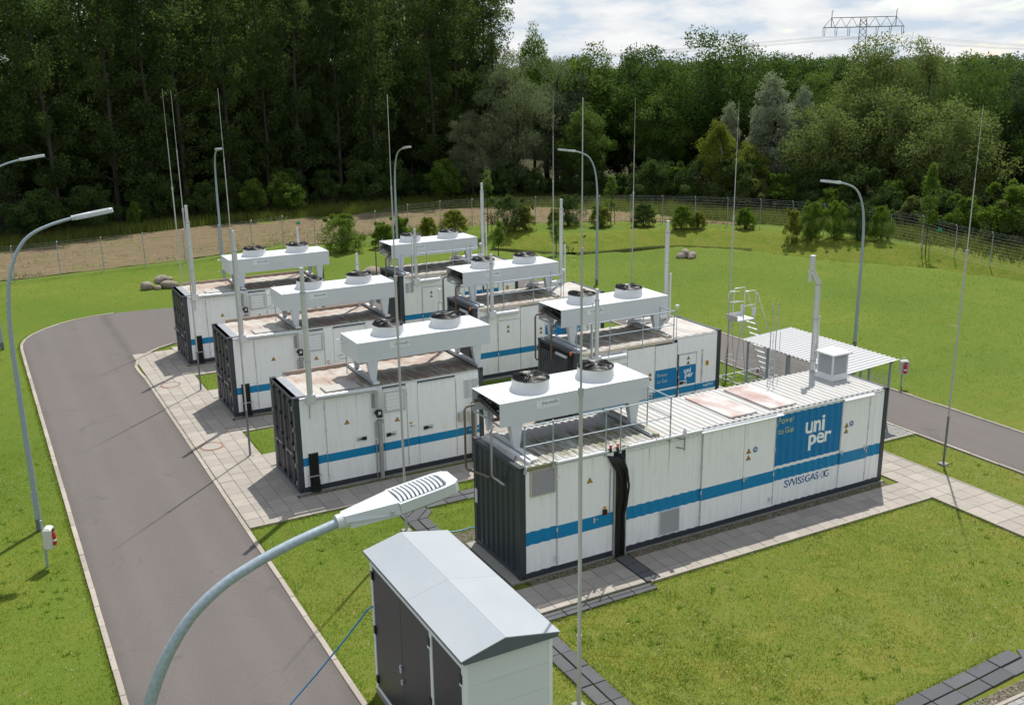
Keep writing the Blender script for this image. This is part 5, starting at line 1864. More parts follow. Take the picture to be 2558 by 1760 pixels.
def boulder(x, y, z, sx, sy, sz, label, seed, rot=0.0):
    bm = bmesh.new()
    bmesh.ops.create_icosphere(bm, subdivisions=3, radius=1)
    r_ = np.random.default_rng(seed)
    dirs = r_.normal(size=(7, 3))
    dirs /= np.linalg.norm(dirs, axis=1)[:, None]
    offs = r_.uniform(.72, .95, 7)
    for v in bm.verts:
        p = np.array(v.co)
        for d, o_ in zip(dirs, offs):
            q = p @ d
            if q > o_:
                p = p - d * (q - o_) * .8
        v.co = Vector(p) * (1 + .04 * math.sin(5 * p[0] + seed) * math.cos(4 * p[1]))
        v.co.x *= sx
        v.co.y *= sy
        v.co.z *= sz
    me = bpy.data.meshes.new('boulder')
    bm.to_mesh(me)
    bm.free()
    for p_ in me.polygons:
        p_.use_smooth = True
    me.materials.append(M_BOULDER)
    o = link('boulder', me, None, (x, y, z))
    o.rotation_euler = (r_.uniform(-.2, .2), r_.uniform(-.2, .2), rot)
    return tag(o, label, 'boulder', 'boulders lying on the lawn')


boulder(-1.94, 40.38, 0.15, 0.39, 0.35, 0.29, 'pale rounded boulder on the left of the pile near the back fence', 1)
boulder(-1.11, 40.60, 0.41, 0.43, 0.36, 0.27, 'boulder lying on top of the pile near the back fence', 2, .4)
boulder(-0.74, 40.15, 0.14, 0.56, 0.38, 0.27, 'long brown boulder on the right of the pile near the back fence', 3, -.2)
boulder(-1.41, 40.00, 0.06, 0.20, 0.19, 0.17, 'small stone between the larger boulders of the left pile', 4)
boulder(-0.70, 40.52, 0.39, 0.27, 0.22, 0.17, 'small flat stone resting on the right of the left pile', 11)
boulder(29.59, 31.96, 0.09, 0.39, 0.33, 0.23, 'boulder on the left of the pile on the right lawn', 5)
boulder(30.21, 31.80, 0.11, 0.43, 0.35, 0.27, 'boulder on the right of the pile on the right lawn', 6, .5)
boulder(29.90, 32.03, 0.30, 0.37, 0.31, 0.22, 'boulder lying on top of the pile on the right lawn', 7, 1)
boulder(29.90, 31.41, 0.05, 0.20, 0.20, 0.16, 'small stone in front of the pile on the right lawn', 8)
boulder(10.3, 36.8, .2, .6, .5, .42, 'pale boulder seen under the farthest right-row cooler, left of its neighbour', 9)
boulder(12.6, 36.0, .22, .75, .5, .45, 'pale boulder seen under the farthest right-row cooler, right of its neighbour', 10)


# ---------------------------------------------------------------- fence
def fence():
    root = thing('boundary_fence', 'grey wire mesh fence with angled posts around the back lawn', 'fence')
    q = resample(FENCE, 2.5)
    zt = terrain(q[:, 0], q[:, 1])
    post = MB().tube([(0, 0, -.2), (0, 0, 1.98), (-.02, 0, 2.05), (-.13, 0, 2.19)], .027, 8).mesh('post')
    post.materials.append(M_GALV2)
    for i, (x, y) in enumerate(q):
        a = q[min(i + 1, len(q) - 1)] - q[max(i - 1, 0)]
        o = link('post', post, root, (x, y, zt[i]))
        o.rotation_euler = (0, 0, math.atan2(a[1], a[0]) - PI / 2 + PI)
    for i in range(len(q) - 1):
        a, b = q[i], q[i + 1]
        mb = MB()
        za, zb = zt[i], zt[i + 1]
        for z in list(np.arange(.08, 1.9, .2)) + [2.02, 2.14]:
            mb.tube([(a[0], a[1], za + z), (b[0], b[1], zb + z)], .0045 if z < 1.9 else .0035, 3, False)
        n = int(np.hypot(*(b - a)) / .10)
        for j in range(1, n):
            f = j / n
            x, y = a + (b - a) * f
            z = za + (zb - za) * f
            mb.add([(x - .0014, y, z + .05), (x + .0014, y, z + .05), (x + .0014, y, z + 1.88), (x - .0014, y, z + 1.88)], [(0, 1, 2, 3)])
        mb.build('wire_panel', simple('dull wire', (.24, .26, .28), .6, .1), root, fixn=False)
    # small notices
    for i, mt in ((5, M_PRINT_W), (14, simple('green notice', (.05, .35, .22), .5)), (32, M_SIGN_Y), (34, MATS['green notice']), (42, M_SIGN_Y), (40, M_PRINT_W)):
        if i < len(q) - 1:
            p = (q[i] + q[i + 1]) / 2
            z = float(terrain(p[0], p[1]))
            d = q[i + 1] - q[i]
            o = MB().box(-.16, .16, -.004, .004, 0, .22).build('notice', mt, root, (p[0], p[1] - .02, z + 1.45))
            o.rotation_euler = (0, 0, math.atan2(d[1], d[0]))
    return root


fence()


# ---------------------------------------------------------------- field and far ground
def mat_soil(name, c0, c1):
    t = NT(name)
    p = t.pos()
    n = t.noise(p, 1.6, 7, .7)
    w = t.noise(t.pos((.25, 2.2, 1)), 1.0, 4)
    c = t.mix(t.ramp(n, .35, .68), c0, c1)
    c = t.mix(t.math('MULTIPLY', t.ramp(w, .45, .65), .35), c, tuple(x * .7 for x in c0))
    g = t.noise(p, .5, 5, .7)
    c = t.mix(t.math('MULTIPLY', t.ramp(g, .50, .68), .6), c, (.11, .125, .035))
    t.set(c, .95, 0, .1)
    t.bump(t.math('ADD', n, w), .8, .12)
    return t.m


M_SOIL = mat_soil('ploughed soil', (.135, .100, .058), (.20, .155, .092))
M_FLOOR = mat_soil('forest floor', (.030, .028, .016), (.05, .05, .022))


def sheet(name, line_a, line_b, mat, n=60, m_=14, dz=.02, label=None, rough=0.0):
    A, B = by_param(line_a, n), by_param(line_b, n)
    t_ = np.linspace(0, 1, m_)[:, None, None]
    P = A[None] * (1 - t_) + B[None] * t_
    x, y = P[..., 0], P[..., 1]
    z = terrain(x, y) + dz + rough * (vnoise(x, y, 1.3, 5) - .3)
    v = np.c_[x.ravel(), y.ravel(), z.ravel()]
    i_ = (np.arange(m_ - 1)[:, None] * n + np.arange(n - 1)[None]).ravel()
    return struct(link(name, np_mesh(name, v, np.c_[i_, i_ + 1, i_ + 1 + n, i_ + n], mat, True)), label=label)


field_near = [(-60, 45.6), (-7.8, 47.6), (2, 48.8), (9, 51.2), (16, 52.6), (22.7, 51.6), (28.4, 50.2), (35.2, 47.4), (39.3, 43.4), (42, 40)]
field_far = [(-60, 50), (-30, 54.5), (-9, 58.5), (.5, 62), (8, 63), (15, 63.4), (22, 62.5), (27, 61.8), (34, 58.5), (40, 49), (42.6, 42)]
sheet('ploughed_field', field_near, field_far, M_SOIL, 120, 26, .015, 'bare brown ploughed field beyond the fence', .10)


def offset(P_, s):
    P_ = np.array(P_, float)
    d = np.gradient(P_, axis=0)
    d /= np.hypot(d[:, 0], d[:, 1])[:, None]
    return P_ + np.c_[-d[:, 1], d[:, 0]] * s


def mat_bank():
    t = NT('rough bank grass')
    p = t.pos()
    n = t.noise(p, 1.1, 6, .7)
    f = t.noise(p, 9, 4, .7)
    c = t.mix(t.ramp(n, .36, .64), (.115, .175, .016), (.185, .20, .035))
    c = t.mix(t.math('MULTIPLY', t.ramp(f, .48, .64), .6), c, (.075, .10, .012))
    t.set(c, .95, 0, .1)
    t.bump(f, 1.0, .15)
    return t.m


RIMF = by_param(RIM[1:10], 60)
sheet('grass_bank', offset(RIMF, 3.0), offset(RIMF, 7.2), mat_bank(), 60, 10, .02, 'rough yellowish grass bank rising to the back fence', .06)
wt = NT('pond water')
wt.set((.018, .020, .010), .08, 0, .5)
wt.bump(wt.noise(wt.pos(), 3, 3), .08, .02)
pq = by_param(RIM[1:6], 40)
pa, pb = offset(pq, .35), offset(pq, 3.4)
pv = np.r_[np.c_[pa, np.full(40, -.60)], np.c_[pb, np.full(40, -.60)]]
k_ = np.arange(39)
struct(link('pond', np_mesh('pond', pv, np.c_[k_, k_ + 40, k_ + 41, k_ + 1], wt.m)), label='narrow dark pond in the hollow behind the lawn')
wood_near = [(-90, 52), (-40, 58), (-8, 64), (1, 64.8), (17, 69), (29, 67), (37, 64.5), (45, 58), (48, 50), (52, 43), (56, 34), (58, 24), (60, 8), (62, -10)]
wood_far = [(-200, 140), (-90, 160), (-30, 170), (10, 180), (40, 180), (70, 170), (90, 160), (110, 145), (130, 120), (140, 100), (150, 80), (160, 50), (160, 20), (160, -20)]
sheet('forest_floor', wood_near, wood_far, M_FLOOR, 90, 20, .03, 'dark leaf litter under the trees', .1)
#@@PART4
# ---------------------------------------------------------------- vegetation
def leaf_mat(name, col, trans=0.32, tcol=None, var=.35):
    t = NT(name)
    n = t.noise(t.coord(), .9, 4, .6)
    n2 = t.noise(t.coord(), 7, 2)
    r_ = t.rnd()
    a = tuple(x * (1 - var) for x in col)
    b = tuple(min(1, x * (1 + var)) for x in col)
    c = t.mix(t.ramp(n, .32, .68), a, b)
    c = t.mix(t.math('MULTIPLY', n2, .5), c, tuple(x * .62 for x in col))
    c = t.mix(t.math('MULTIPLY', r_, .30), c, (col[0] * 1.45, col[1] * 1.18, col[2] * .8))
    t.set(c, .6, 0, .14)
    tr = t.node('ShaderNodeBsdfTranslucent')
    tc_ = tcol or (min(1, col[0] * 1.7), min(1, col[1] * 1.75), col[2] * .8)
    t.put(tr.inputs[0], t.mix(.5, c, tc_))
    mx = t.node('ShaderNodeMixShader')
    mx.inputs[0].default_value = trans
    t.l.new(t.b.outputs[0], mx.inputs[1])
    t.l.new(tr.outputs[0], mx.inputs[2])
    t.l.new(mx.outputs[0], t.out.inputs[0])
    return t.m


def bark(name, col):
    t = NT(name)
    n = t.noise(t.coord((4, 4, .8)), 3, 5, .7)
    t.set(t.mix(n, tuple(x * .55 for x in col), tuple(x * 1.35 for x in col)), .9, 0, .15)
    t.bump(n, .6, .05)
    return t.m


L_POPLAR = leaf_mat('poplar leaf', (.066, .106, .032), .48)
L_OAK = leaf_mat('oak leaf', (.052, .100, .021), .42)
L_BROAD = leaf_mat('broad leaf', (.076, .130, .028), .45)
L_ALDER = leaf_mat('grey green leaf', (.128, .172, .060), .45)
L_WILLOW = leaf_mat('willow leaf', (.150, .190, .115), .36)
L_SILVER = leaf_mat('silver leaf', (.25, .30, .22), .22)
L_BIRCH = leaf_mat('birch leaf', (.150, .195, .030), .40)
L_PINE = leaf_mat('dark needle', (.038, .066, .024), .22)
L_YOUNG = leaf_mat('fresh leaf', (.10, .165, .026), .40)
L_BUSH = leaf_mat('bush leaf', (.105, .175, .026), .42)
L_BUSHY = leaf_mat('yellow bush leaf', (.165, .195, .036), .42)
L_UNDER = leaf_mat('undergrowth leaf', (.062, .105, .028), .32)
B_GREY = bark('grey bark', (.062, .056, .047))
B_DARK = bark('dark bark', (.06, .05, .04))
B_BIRCH = bark('birch bark', (.42, .40, .37))


def leaves(centers, rad, n_per, size, aspect, g, droop=0.0, flat=.8, mat=L_BROAD, name='crown', hollow=.35):
    """leaf-sized folded diamonds spread through clumps"""
    C = np.repeat(centers, n_per, axis=0)
    Rr = np.repeat(rad, n_per)[:, None]
    N = len(C)
    d = g.normal(size=(N, 3))
    d /= np.linalg.norm(d, axis=1)[:, None]
    rr = (hollow + (1 - hollow) * g.random((N, 1)) ** .6) * g.uniform(.8, 1.25, (N, 1))
    P = C + d * rr * Rr * np.array([1, 1, flat])
    ax = g.normal(size=(N, 3)) + d * .5
    ax[:, 2] -= droop * 3
    ax /= np.linalg.norm(ax, axis=1)[:, None]
    up = g.normal(size=(N, 3)) + np.array([0, 0, .9])
    sd = np.cross(ax, up)
    sd /= np.linalg.norm(sd, axis=1)[:, None] + 1e-9
    nrm = np.cross(sd, ax)
    s = size * g.uniform(.6, 1.35, (N, 1))
    L_ = ax * s
    Wd = sd * s * aspect * .5
    fold = nrm * s * .10
    V = np.stack([P, P + L_ * .5 + Wd + fold, P + L_, P + L_ * .5 - Wd + fold], 1).reshape(-1, 3)
    b = (np.arange(N) * 4)[:, None]
    F = np.concatenate([b + np.array([[0, 1, 2]]), b + np.array([[0, 2, 3]])], 1).reshape(-1, 3)
    return np_mesh(name, V, F, mat)


def limb(mb, a, b, r0, r1, g, bend=.12, seg=6):
    a, b = np.array(a), np.array(b)
    m1 = a + (b - a) * .35 + g.normal(size=3) * bend * np.linalg.norm(b - a) * .5
    m2 = a + (b - a) * .7 + g.normal(size=3) * bend * np.linalg.norm(b - a) * .4
    mb.tube([a, m1, m2, b], [r0, r0 * .75 + r1 * .25, r0 * .4 + r1 * .6, r1], seg, False)


def poplar_meshes(h, Rm, seed, n_limb=40, n_leaf=125, leaf=.21, base=.10):
    g = np.random.default_rng(seed)
    tr = MB()
    n = 9
    sway = np.cumsum(g.normal(size=(n, 2)) * .12, axis=0)
    zs = np.linspace(0, h * .97, n)
    tp = np.c_[sway - sway[0], zs]
    tr.tube(tp, list(np.interp(zs, [0, h * .05, h], [.30, .22, .03])), 9, False)
    cs, rs = [], []
    for i in range(n_limb):
        t_ = base + (1 - base) * (i + g.random()) / n_limb
        z = t_ * h
        c0 = np.array([np.interp(z, zs, tp[:, 0]), np.interp(z, zs, tp[:, 1]), z])
        prof = np.interp(t_, [0, base, .42, .7, .9, 1.0], [.5, .6, 1.0, .85, .5, .12]) * g.uniform(.65, 1.2)
        az = i * 2.4 + g.normal() * .4
        ln = Rm * prof
        up = ln * g.uniform(.55, 1.2)
        e_ = c0 + np.array([math.cos(az) * ln, math.sin(az) * ln, up])
        e_[2] = min(e_[2], h * 1.02)
        limb(tr, c0, e_, .075 * (1.15 - t_), .012, g)
        for f in (.4, .68, 1.0):
            c = c0 + (e_ - c0) * f + g.normal(size=3) * .25
            cs.append(c)
            rs.append(g.uniform(.55, 1.0) * (.72 + .28 * prof))
    return tr.mesh('trunk'), leaves(np.array(cs), np.array(rs), n_leaf, leaf, .72, g, .15, .85, L_POPLAR)


def broad_meshes(h, Rm, seed, n_cl=110, n_leaf=150, leaf=.22, base=.20, mat=L_BROAD, droop=.05, zc=.58, aspect=.62, clr=.24, taper=0.0, flat=.75):
    g = np.random.default_rng(seed)
    tr = MB()
    tr.tube([(0, 0, 0), (g.normal() * .1, g.normal() * .1, h * .25), (g.normal() * .25, g.normal() * .25, h * .55), (g.normal() * .3, g.normal() * .3, h * .85)], [h * .024, h * .018, h * .011, h * .003], 9, False)
    cs, rs = [], []
    Hz = h * (1 - base) * .5
    z0 = h * (base + 1) * .5
    lob = g.normal(size=(6, 3))
    lob /= np.linalg.norm(lob, axis=1)[:, None]
    for i in range(n_cl):
        d = g.normal(size=3)
        d /= np.linalg.norm(d)
        k_ = g.uniform(.62, 1.0) if i % 4 else g.uniform(.25, .6)
        k_ *= .82 + .28 * max(0, (lob @ d).max() - .55) / .45
        w = 1 - taper * max(0, d[2] * k_)
        c = np.array([d[0] * Rm * k_ * w, d[1] * Rm * k_ * w, z0 + d[2] * Hz * k_])
        cs.append(c)
        rs.append(Rm * clr * g.uniform(.65, 1.25))
        if i % 7 == 0:
            zb_ = max(h * .15, c[2] - np.hypot(c[0], c[1]) * .9)
            limb(tr, (0, 0, min(zb_, h * .75)), c, h * .007, .015, g)
    return tr.mesh('trunk'), leaves(np.array(cs), np.array(rs), n_leaf, leaf, aspect, g, droop, flat, mat)


def bush_meshes(h, Rm, seed, n_cl=42, n_leaf=240, leaf=.088, mat=L_BUSH):
    g = np.random.default_rng(seed)
    tr = MB()
    cs, rs = [], []
    for i in range(n_cl):
        a, k_ = g.uniform(0, 2 * PI), g.random() ** .5
        t_ = g.random() ** .8
        rad_ = Rm * k_ * np.interp(t_, [0, .35, 1], [.7, 1, .45])
        c = np.array([math.cos(a) * rad_, math.sin(a) * rad_, .10 * h + t_ * h * .86])
        cs.append(c)
        rs.append(Rm * g.uniform(.16, .30))
        if i % 3 == 0:
            limb(tr, (g.normal() * .06, g.normal() * .06, 0), c, .018, .006, g, .1, 5)
    # upright shoots
    for i in range(9):
        a, k_ = g.uniform(0, 2 * PI), g.random() * .8
        cs.append(np.array([math.cos(a) * Rm * k_, math.sin(a) * Rm * k_, h * g.uniform(.92, 1.06)]))
        rs.append(Rm * .10)
    return tr.mesh('stem'), leaves(np.array(cs), np.array(rs), n_leaf, leaf, .6, g, 0, .9, mat)


def plant(name, label, cat, loc, meshes, mats, group=None, s=1.0, sz=None, rot=None, parts=('trunk', 'crown'), wide=1.0):
    root = thing(name, label, cat, loc, random.uniform(0, 2 * PI) if rot is None else rot, group)
    root.scale = (s * wide, s * wide, s if sz is None else sz)
    for nm, me, mt in zip(parts, meshes, mats):
        o = link(nm, me, root)
        if not me.materials:
            me.materials.append(mt)
        o.material_slots[0].link = 'OBJECT'
        o.material_slots[0].material = mt
    return root


ORD = ['first', 'second', 'third', 'fourth', 'fifth', 'sixth', 'seventh', 'eighth', 'ninth', 'tenth', 'eleventh', 'twelfth', 'thirteenth', 'fourteenth', 'fifteenth', 'sixteenth', 'seventeenth', 'eighteenth', 'nineteenth', 'twentieth', 'twenty-first', 'twenty-second', 'twenty-third', 'twenty-fourth', 'twenty-fifth', 'twenty-sixth', 'twenty-seventh', 'twenty-eighth', 'twenty-ninth', 'thirtieth', 'thirty-first', 'thirty-second', 'thirty-third', 'thirty-fourth']


def gz(x, y):
    return float(terrain(x, y))


POP = [poplar_meshes(24, 3.0, 11), poplar_meshes(25, 2.7, 12), poplar_meshes(23, 3.3, 13)]
# the dense wood of tall poplars
k_ = 0
edge = by_param([(-15, 68.2), (-8, 68.6), (1, 69.4), (10, 72), (17, 73.6), (25, 72.4), (31, 71.2), (36.2, 70.6)], 15)
for row, (dx, dy, n, jit) in enumerate(((0, 0, 15, .9), (1.5, 5, 14, 1.2), (3.5, 10.5, 14, 1.5), (6, 17, 13, 2), (8, 25, 13, 2.5), (10, 34, 13, 2.5), (12, 44, 12, 3))):
    pts = by_param(edge + np.array([dx, dy]), n)
    for i, (x, y) in enumerate(pts):
        x, y = x + rng.normal() * jit * .5, y + rng.normal() * jit * .5
        end = 1 - .10 * max(0, (i - n + 2)) * .5
        hh = rng.uniform(.86, 1.05) * (.97 if row == 0 else 1.0) * end
        plant('poplar_tree', ('tall dark poplar at the front edge of the dense wood, %s from the left' % ORD[i]) if row == 0 else 'tall dark poplar deep in the dense wood on the left', 'tree', (x, y, gz(x, y)), POP[(i * 2 + row) % 3], (B_GREY, L_POPLAR), 'tall poplars of the dense wood', hh, wide=rng.uniform(.9, 1.15))

OAK = [broad_meshes(15, 5.2, 21, 130, 170), broad_meshes(14, 4.4, 22, 110, 160), broad_meshes(13, 4.0, 23, 100, 160, taper=.3)]
WIL = [broad_meshes(13, 3.7, 31, 120, 190, .26, .12, L_WILLOW, .35, aspect=.24, clr=.27)]
SIL = [broad_meshes(12, 2.3, 41, 120, 180, .19, .06, L_SILVER, .0, aspect=.5, taper=.72, clr=.27)]
BIR = [broad_meshes(8, 1.7, 51, 80, 190, .15, .08, L_BIRCH, .6, aspect=.5, taper=.5, flat=1.3)]
ALD = [broad_meshes(13, 4.2, 61, 130, 180, .19, .10, L_ALDER, .1, taper=.25), broad_meshes(9, 4.2, 62, 120, 180, .18, .06, L_ALDER, .1, taper=.2)]
SML = [broad_meshes(4, 1.5, 71, 60, 130, .14, .06, L_YOUNG, .05, taper=.45)]
BSH = [bush_meshes(2.2, 1.5, 81), bush_meshes(1.6, 1.0, 82), bush_meshes(2.2, 1.1, 83)]



def tree(name, label, x, y, meshes, leafm, h0, h, group=None, wide=1.0, bk=B_GREY):
    s = h / h0
    return plant(name, label, 'tree', (x, y, gz(x, y)), meshes, (bk, leafm), group, s, wide=wide)


tree('willow_tree', 'large round grey-green willow right of the tall poplars', 36.2, 66.0, WIL[0], L_WILLOW, 13, 13.3)
tree('willow_tree', 'smaller grey-green willow just right of the large willow', 41.0, 66.5, WIL[0], L_WILLOW, 13, 12.8, wide=.9)
tree('willow_tree', 'low dull willow in front of the poplars, left of the large willow', 31.5, 65.8, WIL[0], L_WILLOW, 13, 8.2, wide=1.0)
tree('broadleaf_tree', 'slender bright tree top rising behind the willows', 44.0, 76.0, OAK[2], L_YOUNG, 13, 16.5, wide=.5)
tree('oak_tree', 'tallest dark oak with broad crown in the middle of the right-hand wood', 54.0, 58.5, OAK[0], L_OAK, 15, 15.2, wide=1.05)
tree('oak_tree', 'dark oak directly left of the tallest oak', 48.5, 64.5, OAK[1], L_OAK, 14, 14.2)
tree('oak_tree', 'dark oak to the right of the tallest oak, behind the silver tree', 59.5, 54.5, OAK[1], L_OAK, 14, 13.2)
tree('broadleaf_tree', 'dark green tree between the willows and the oaks', 44.2, 66.5, OAK[2], L_BROAD, 13, 14.2, wide=1.0)
tree('broadleaf_tree', 'green conical tree standing at the wood edge under the oaks', 47.5, 59.0, OAK[2], L_BROAD, 13, 10.4)
tree('broadleaf_tree', 'green rounded tree at the wood edge under the willows', 41.0, 61.5, OAK[2], L_BROAD, 13, 8.8)
tree('silver_poplar', 'pale silver-leaved tree standing in front of the dark oaks', 52.0, 48.5, SIL[0], L_SILVER, 12, 12.0)
tree('silver_poplar', 'small silver-leaved tree left of the larger silver one', 49.5, 51.5, SIL[0], L_SILVER, 12, 9.4, wide=.75)
tree('silver_poplar', 'pale silver tree top beside the larger silver tree on its right', 54.6, 47.5, SIL[0], L_SILVER, 12, 10.8, wide=.7)
tree('birch_tree', 'narrow yellow-green birch with drooping twigs by the fence', 47.2, 49.8, BIR[0], L_BIRCH, 8, 8.3, bk=B_BIRCH)
tree('birch_tree', 'bushier yellow-green birch right of the narrow one', 48.6, 47.6, BIR[0], L_BIRCH, 8, 6.3, wide=1.3, bk=B_BIRCH)
tree('alder_tree', 'tall grey-green tree in front of the pylon', 57.6, 43.2, ALD[0], L_ALDER, 13, 14.2, wide=.8)
tree('alder_tree', 'grey-green tree right of the pylon foot', 61.2, 40.4, ALD[0], L_ALDER, 13, 13.9, wide=.72)
tree('alder_tree', 'broad grey-green tree at the wood edge behind the right bushes', 53.2, 43.0, ALD[1], L_ALDER, 9, 9.0)
tree('alder_tree', 'broad grey-green tree nearest the right-hand end of the bushes', 56.6, 39.5, ALD[1], L_ALDER, 9, 10.4, wide=.95)
tree('alder_tree', 'grey-green tree at the wood edge beside the brown soil on the right', 56.8, 33.8, ALD[1], L_ALDER, 9, 9.3)
tree('broadleaf_tree', 'bright green tree right of the silver trees', 58.0, 50.5, OAK[1], L_BROAD, 14, 11.6, wide=.8)
for i, (x, y, h) in enumerate(((62, 36, 11.4), (64.5, 32.5, 11.5), (62.5, 29.5, 10.8), (66, 27, 11.0), (65, 22, 10.9), (69, 34, 11.8), (71, 29, 11.6), (70, 24, 11.5), (68.5, 18, 11.2), (73, 20, 11.6), (67, 40, 11.9), (76, 26, 11.9))):
    tree('pine_tree', 'dark tree of the wood behind the right-hand fence', x, y, OAK[i % 3], L_PINE if i % 2 else L_OAK, (15, 14, 13)[i % 3], h, 'dark trees behind the right-hand fence', .85, B_DARK)
# filler rows deeper in the wood
fill = by_param([(38, 72), (46, 71), (53, 66), (60, 60), (66, 53), (70, 46), (74, 40)], 12)
for j, (x, y) in enumerate(fill):
    tree('broadleaf_tree', 'green tree in the second row of the right-hand wood, %s from the left' % ORD[j], x + rng.normal() * .8, y + rng.normal() * .8, OAK[j % 3], (L_BROAD, L_OAK)[j % 2], (15, 14, 13)[j % 3], rng.uniform(11.6, 13.2), 'second row trees of the right-hand wood')
far = by_param([(-20, 118), (10, 122), (40, 120), (66, 108), (88, 92), (104, 74), (112, 56), (116, 36)], 50)
for j, (x, y) in enumerate(far):
    tree('broadleaf_tree', 'distant tree at the back of the wood below the skyline', x + rng.normal() * 2, y + rng.normal() * 2, OAK[j % 3], (L_BROAD, L_OAK, L_PINE)[j % 3], (15, 14, 13)[j % 3], rng.uniform(12.0, 13.4), 'distant trees at the skyline', 1.45)
far2 = by_param([(60, 190), (100, 170), (150, 140), (190, 110), (220, 70)], 44)
for j, (x, y) in enumerate(far2):
    tree('broadleaf_tree', 'farthest tree on the skyline below the pylon', x + rng.normal() * 3, y + rng.normal() * 3, OAK[j % 3], (L_OAK, L_PINE, L_BROAD)[j % 3], (15, 14, 13)[j % 3], rng.uniform(12.0, 13.4), 'farthest trees at the skyline', 1.7)
for j in range(110):
    u_, v_ = rng.random(), rng.random()
    if j < 78:
        q_ = by_param(edge, 100)[int(u_ * 99)]
        x, y = q_[0] + v_ * 10 + rng.normal(), q_[1] + 2.5 + v_ * 34
    else:
        q_ = by_param([(40, 70), (48, 66), (55, 58), (60, 50), (64, 42), (66, 34), (68, 24)], 100)[int(u_ * 99)]
        x, y = q_[0] + v_ * 9, q_[1] + v_ * 7
    tree('young_tree', 'shaded young tree growing among the trunks inside the wood', x, y, SML[0], L_UNDER, 4, rng.uniform(4.5, 8.0), 'young trees among the trunks inside the wood', rng.uniform(.9, 1.3), B_DARK)
# small trees along the wood edge
for x, y, h, w, lab, lm in ((28.1, 64.6, 4.4, 1.0, 'young round tree alone at the wood edge below the poplars', L_YOUNG), (33.5, 63.8, 3.6, .9, 'young dull green tree at the wood edge left of its twin', L_UNDER), (36.2, 62.4, 3.3, .9, 'young green tree at the wood edge right of its twin', L_UNDER),
                            (11.0, 66.2, 3.5, 1.0, 'young bright tree at the foot of the poplars, left of its neighbour', L_YOUNG), (13.9, 66.0, 3.9, 1.1, 'young bright tree at the foot of the poplars, right of its neighbour', L_YOUNG), (-5.5, 63.8, 4.0, 1.2, 'dark young tree at the left picture edge under the poplars', L_UNDER), (1.2, 64.6, 2.4, .6, 'tiny sapling at the foot of the poplars', L_YOUNG)):
    tree('young_tree', lab, x, y, SML[0], lm, 4, h, wide=w)
# undergrowth shrubs under the wood
under = by_param([(-14, 65.5), (1, 66), (17, 70), (30, 68), (38, 64), (46, 57)], 34)
for j, (x, y) in enumerate(under):
    plant('shrub', 'dark undergrowth shrub at the foot of the left-hand wood, %s from the left' % ORD[j], 'shrub', (x + rng.normal() * .8, y + rng.normal() * .8 + .5, gz(x, y)), BSH[j % 3], (B_DARK, L_UNDER), 'undergrowth shrubs at the wood edge', rng.uniform(.9, 1.7), parts=('stem', 'foliage'))
under2 = by_param([(44, 55.5), (45.5, 52), (47.5, 46.5), (50, 42), (51.5, 37.5), (52, 32), (51, 27), (50.5, 22.5)], 24)
for j, (x, y) in enumerate(under2):
    plant('shrub', 'leafy shrub behind the right-hand fence at the wood edge, %s from the left' % ORD[j], 'shrub', (x + rng.normal() * .9, y + rng.normal() * .6, gz(x, y)), BSH[j % 3], (B_DARK, (L_UNDER, L_ALDER, L_BUSH)[j % 3]), 'shrubs behind the right-hand fence', rng.uniform(.8, 1.8), parts=('stem', 'foliage'))
# planted bushes inside the fence
bushes = [(11.9, 46.3, 2.3, .95, 0, L_BUSH, 'large round green bush left of the farthest roof coolers'), (14.7, 46.0, 1.6, .8, 1, L_BUSH, 'green bush behind the farthest right-row cooler, left part'), (16.2, 46.4, 2.3, .8, 2, L_BUSH, 'tall loose bush behind the farthest right-row cooler'),
          (19.5, 49.3, 1.5, .8, 1, L_BUSHY, 'small yellowish bush left of the staked young tree'), (21.5, 49.0, 1.6, 1.0, 1, L_BUSHY, 'yellowish bush just left of the staked young tree'), (25.0, 46.9, 2.5, .8, 0, L_UNDER, 'dark green bush right of the staked young tree'), (26.3, 46.3, 1.8, .7, 2, L_BUSHY, 'thin yellow bush leaning beside the dark one'),
          (30.3, 47.0, 2.2, .8, 0, L_UNDER, 'dark rounded bush near the middle of the back fence'), (28.8, 46.6, 1.3, .6, 1, L_BUSHY, 'small yellow bush left of the dark rounded one'), (32.0, 45.0, 1.5, .9, 1, L_BUSHY, 'yellowish bush at the foot of the tall sapling'), (35.0, 43.7, 1.55, .95, 1, L_UNDER, 'low dark bush right of the tall sapling'),
          (36.6, 41.0, 1.6, .8, 1, L_BUSH, 'pale green bush left of the small round one'), (37.6, 40.3, 1.2, .8, 1, L_BUSHY, 'sparse yellow bush beside the pale green one'), (40.3, 38.2, 1.45, .8, 1, L_BUSH, 'small round bush alone on the bank'),
          (40.4, 33.4, 2.2, .58, 2, L_BUSHY, 'yellow-green bush on the left of the three large bushes'), (41.5, 32.6, 2.4, .62, 0, L_BUSH, 'large green bush in the middle of the three large bushes'), (42.6, 31.6, 2.4, .60, 0, L_BUSH, 'large green bush on the right of the three large bushes'), (43.5, 30.4, 2.3, .60, 0, L_UNDER, 'dark green bush left of the lamp on the right'), (44.4, 29.2, 2.2, .58, 0, L_BUSH, 'green bush behind the lamp on the right'),
          (51.0, 23.5, 3.6, .75, 0, L_ALDER, 'big grey-green bush at the right picture edge')]
for x, y, h, w, v, lm, lab in bushes:
    h0 = (2.2, 1.6, 2.2)[v]
    plant('bush', lab, 'bush', (x, y, gz(x, y)), BSH[v], (B_DARK, lm), 'planted bushes inside the back fence', h / h0, wide=w * 1.08, parts=('stem', 'foliage'))


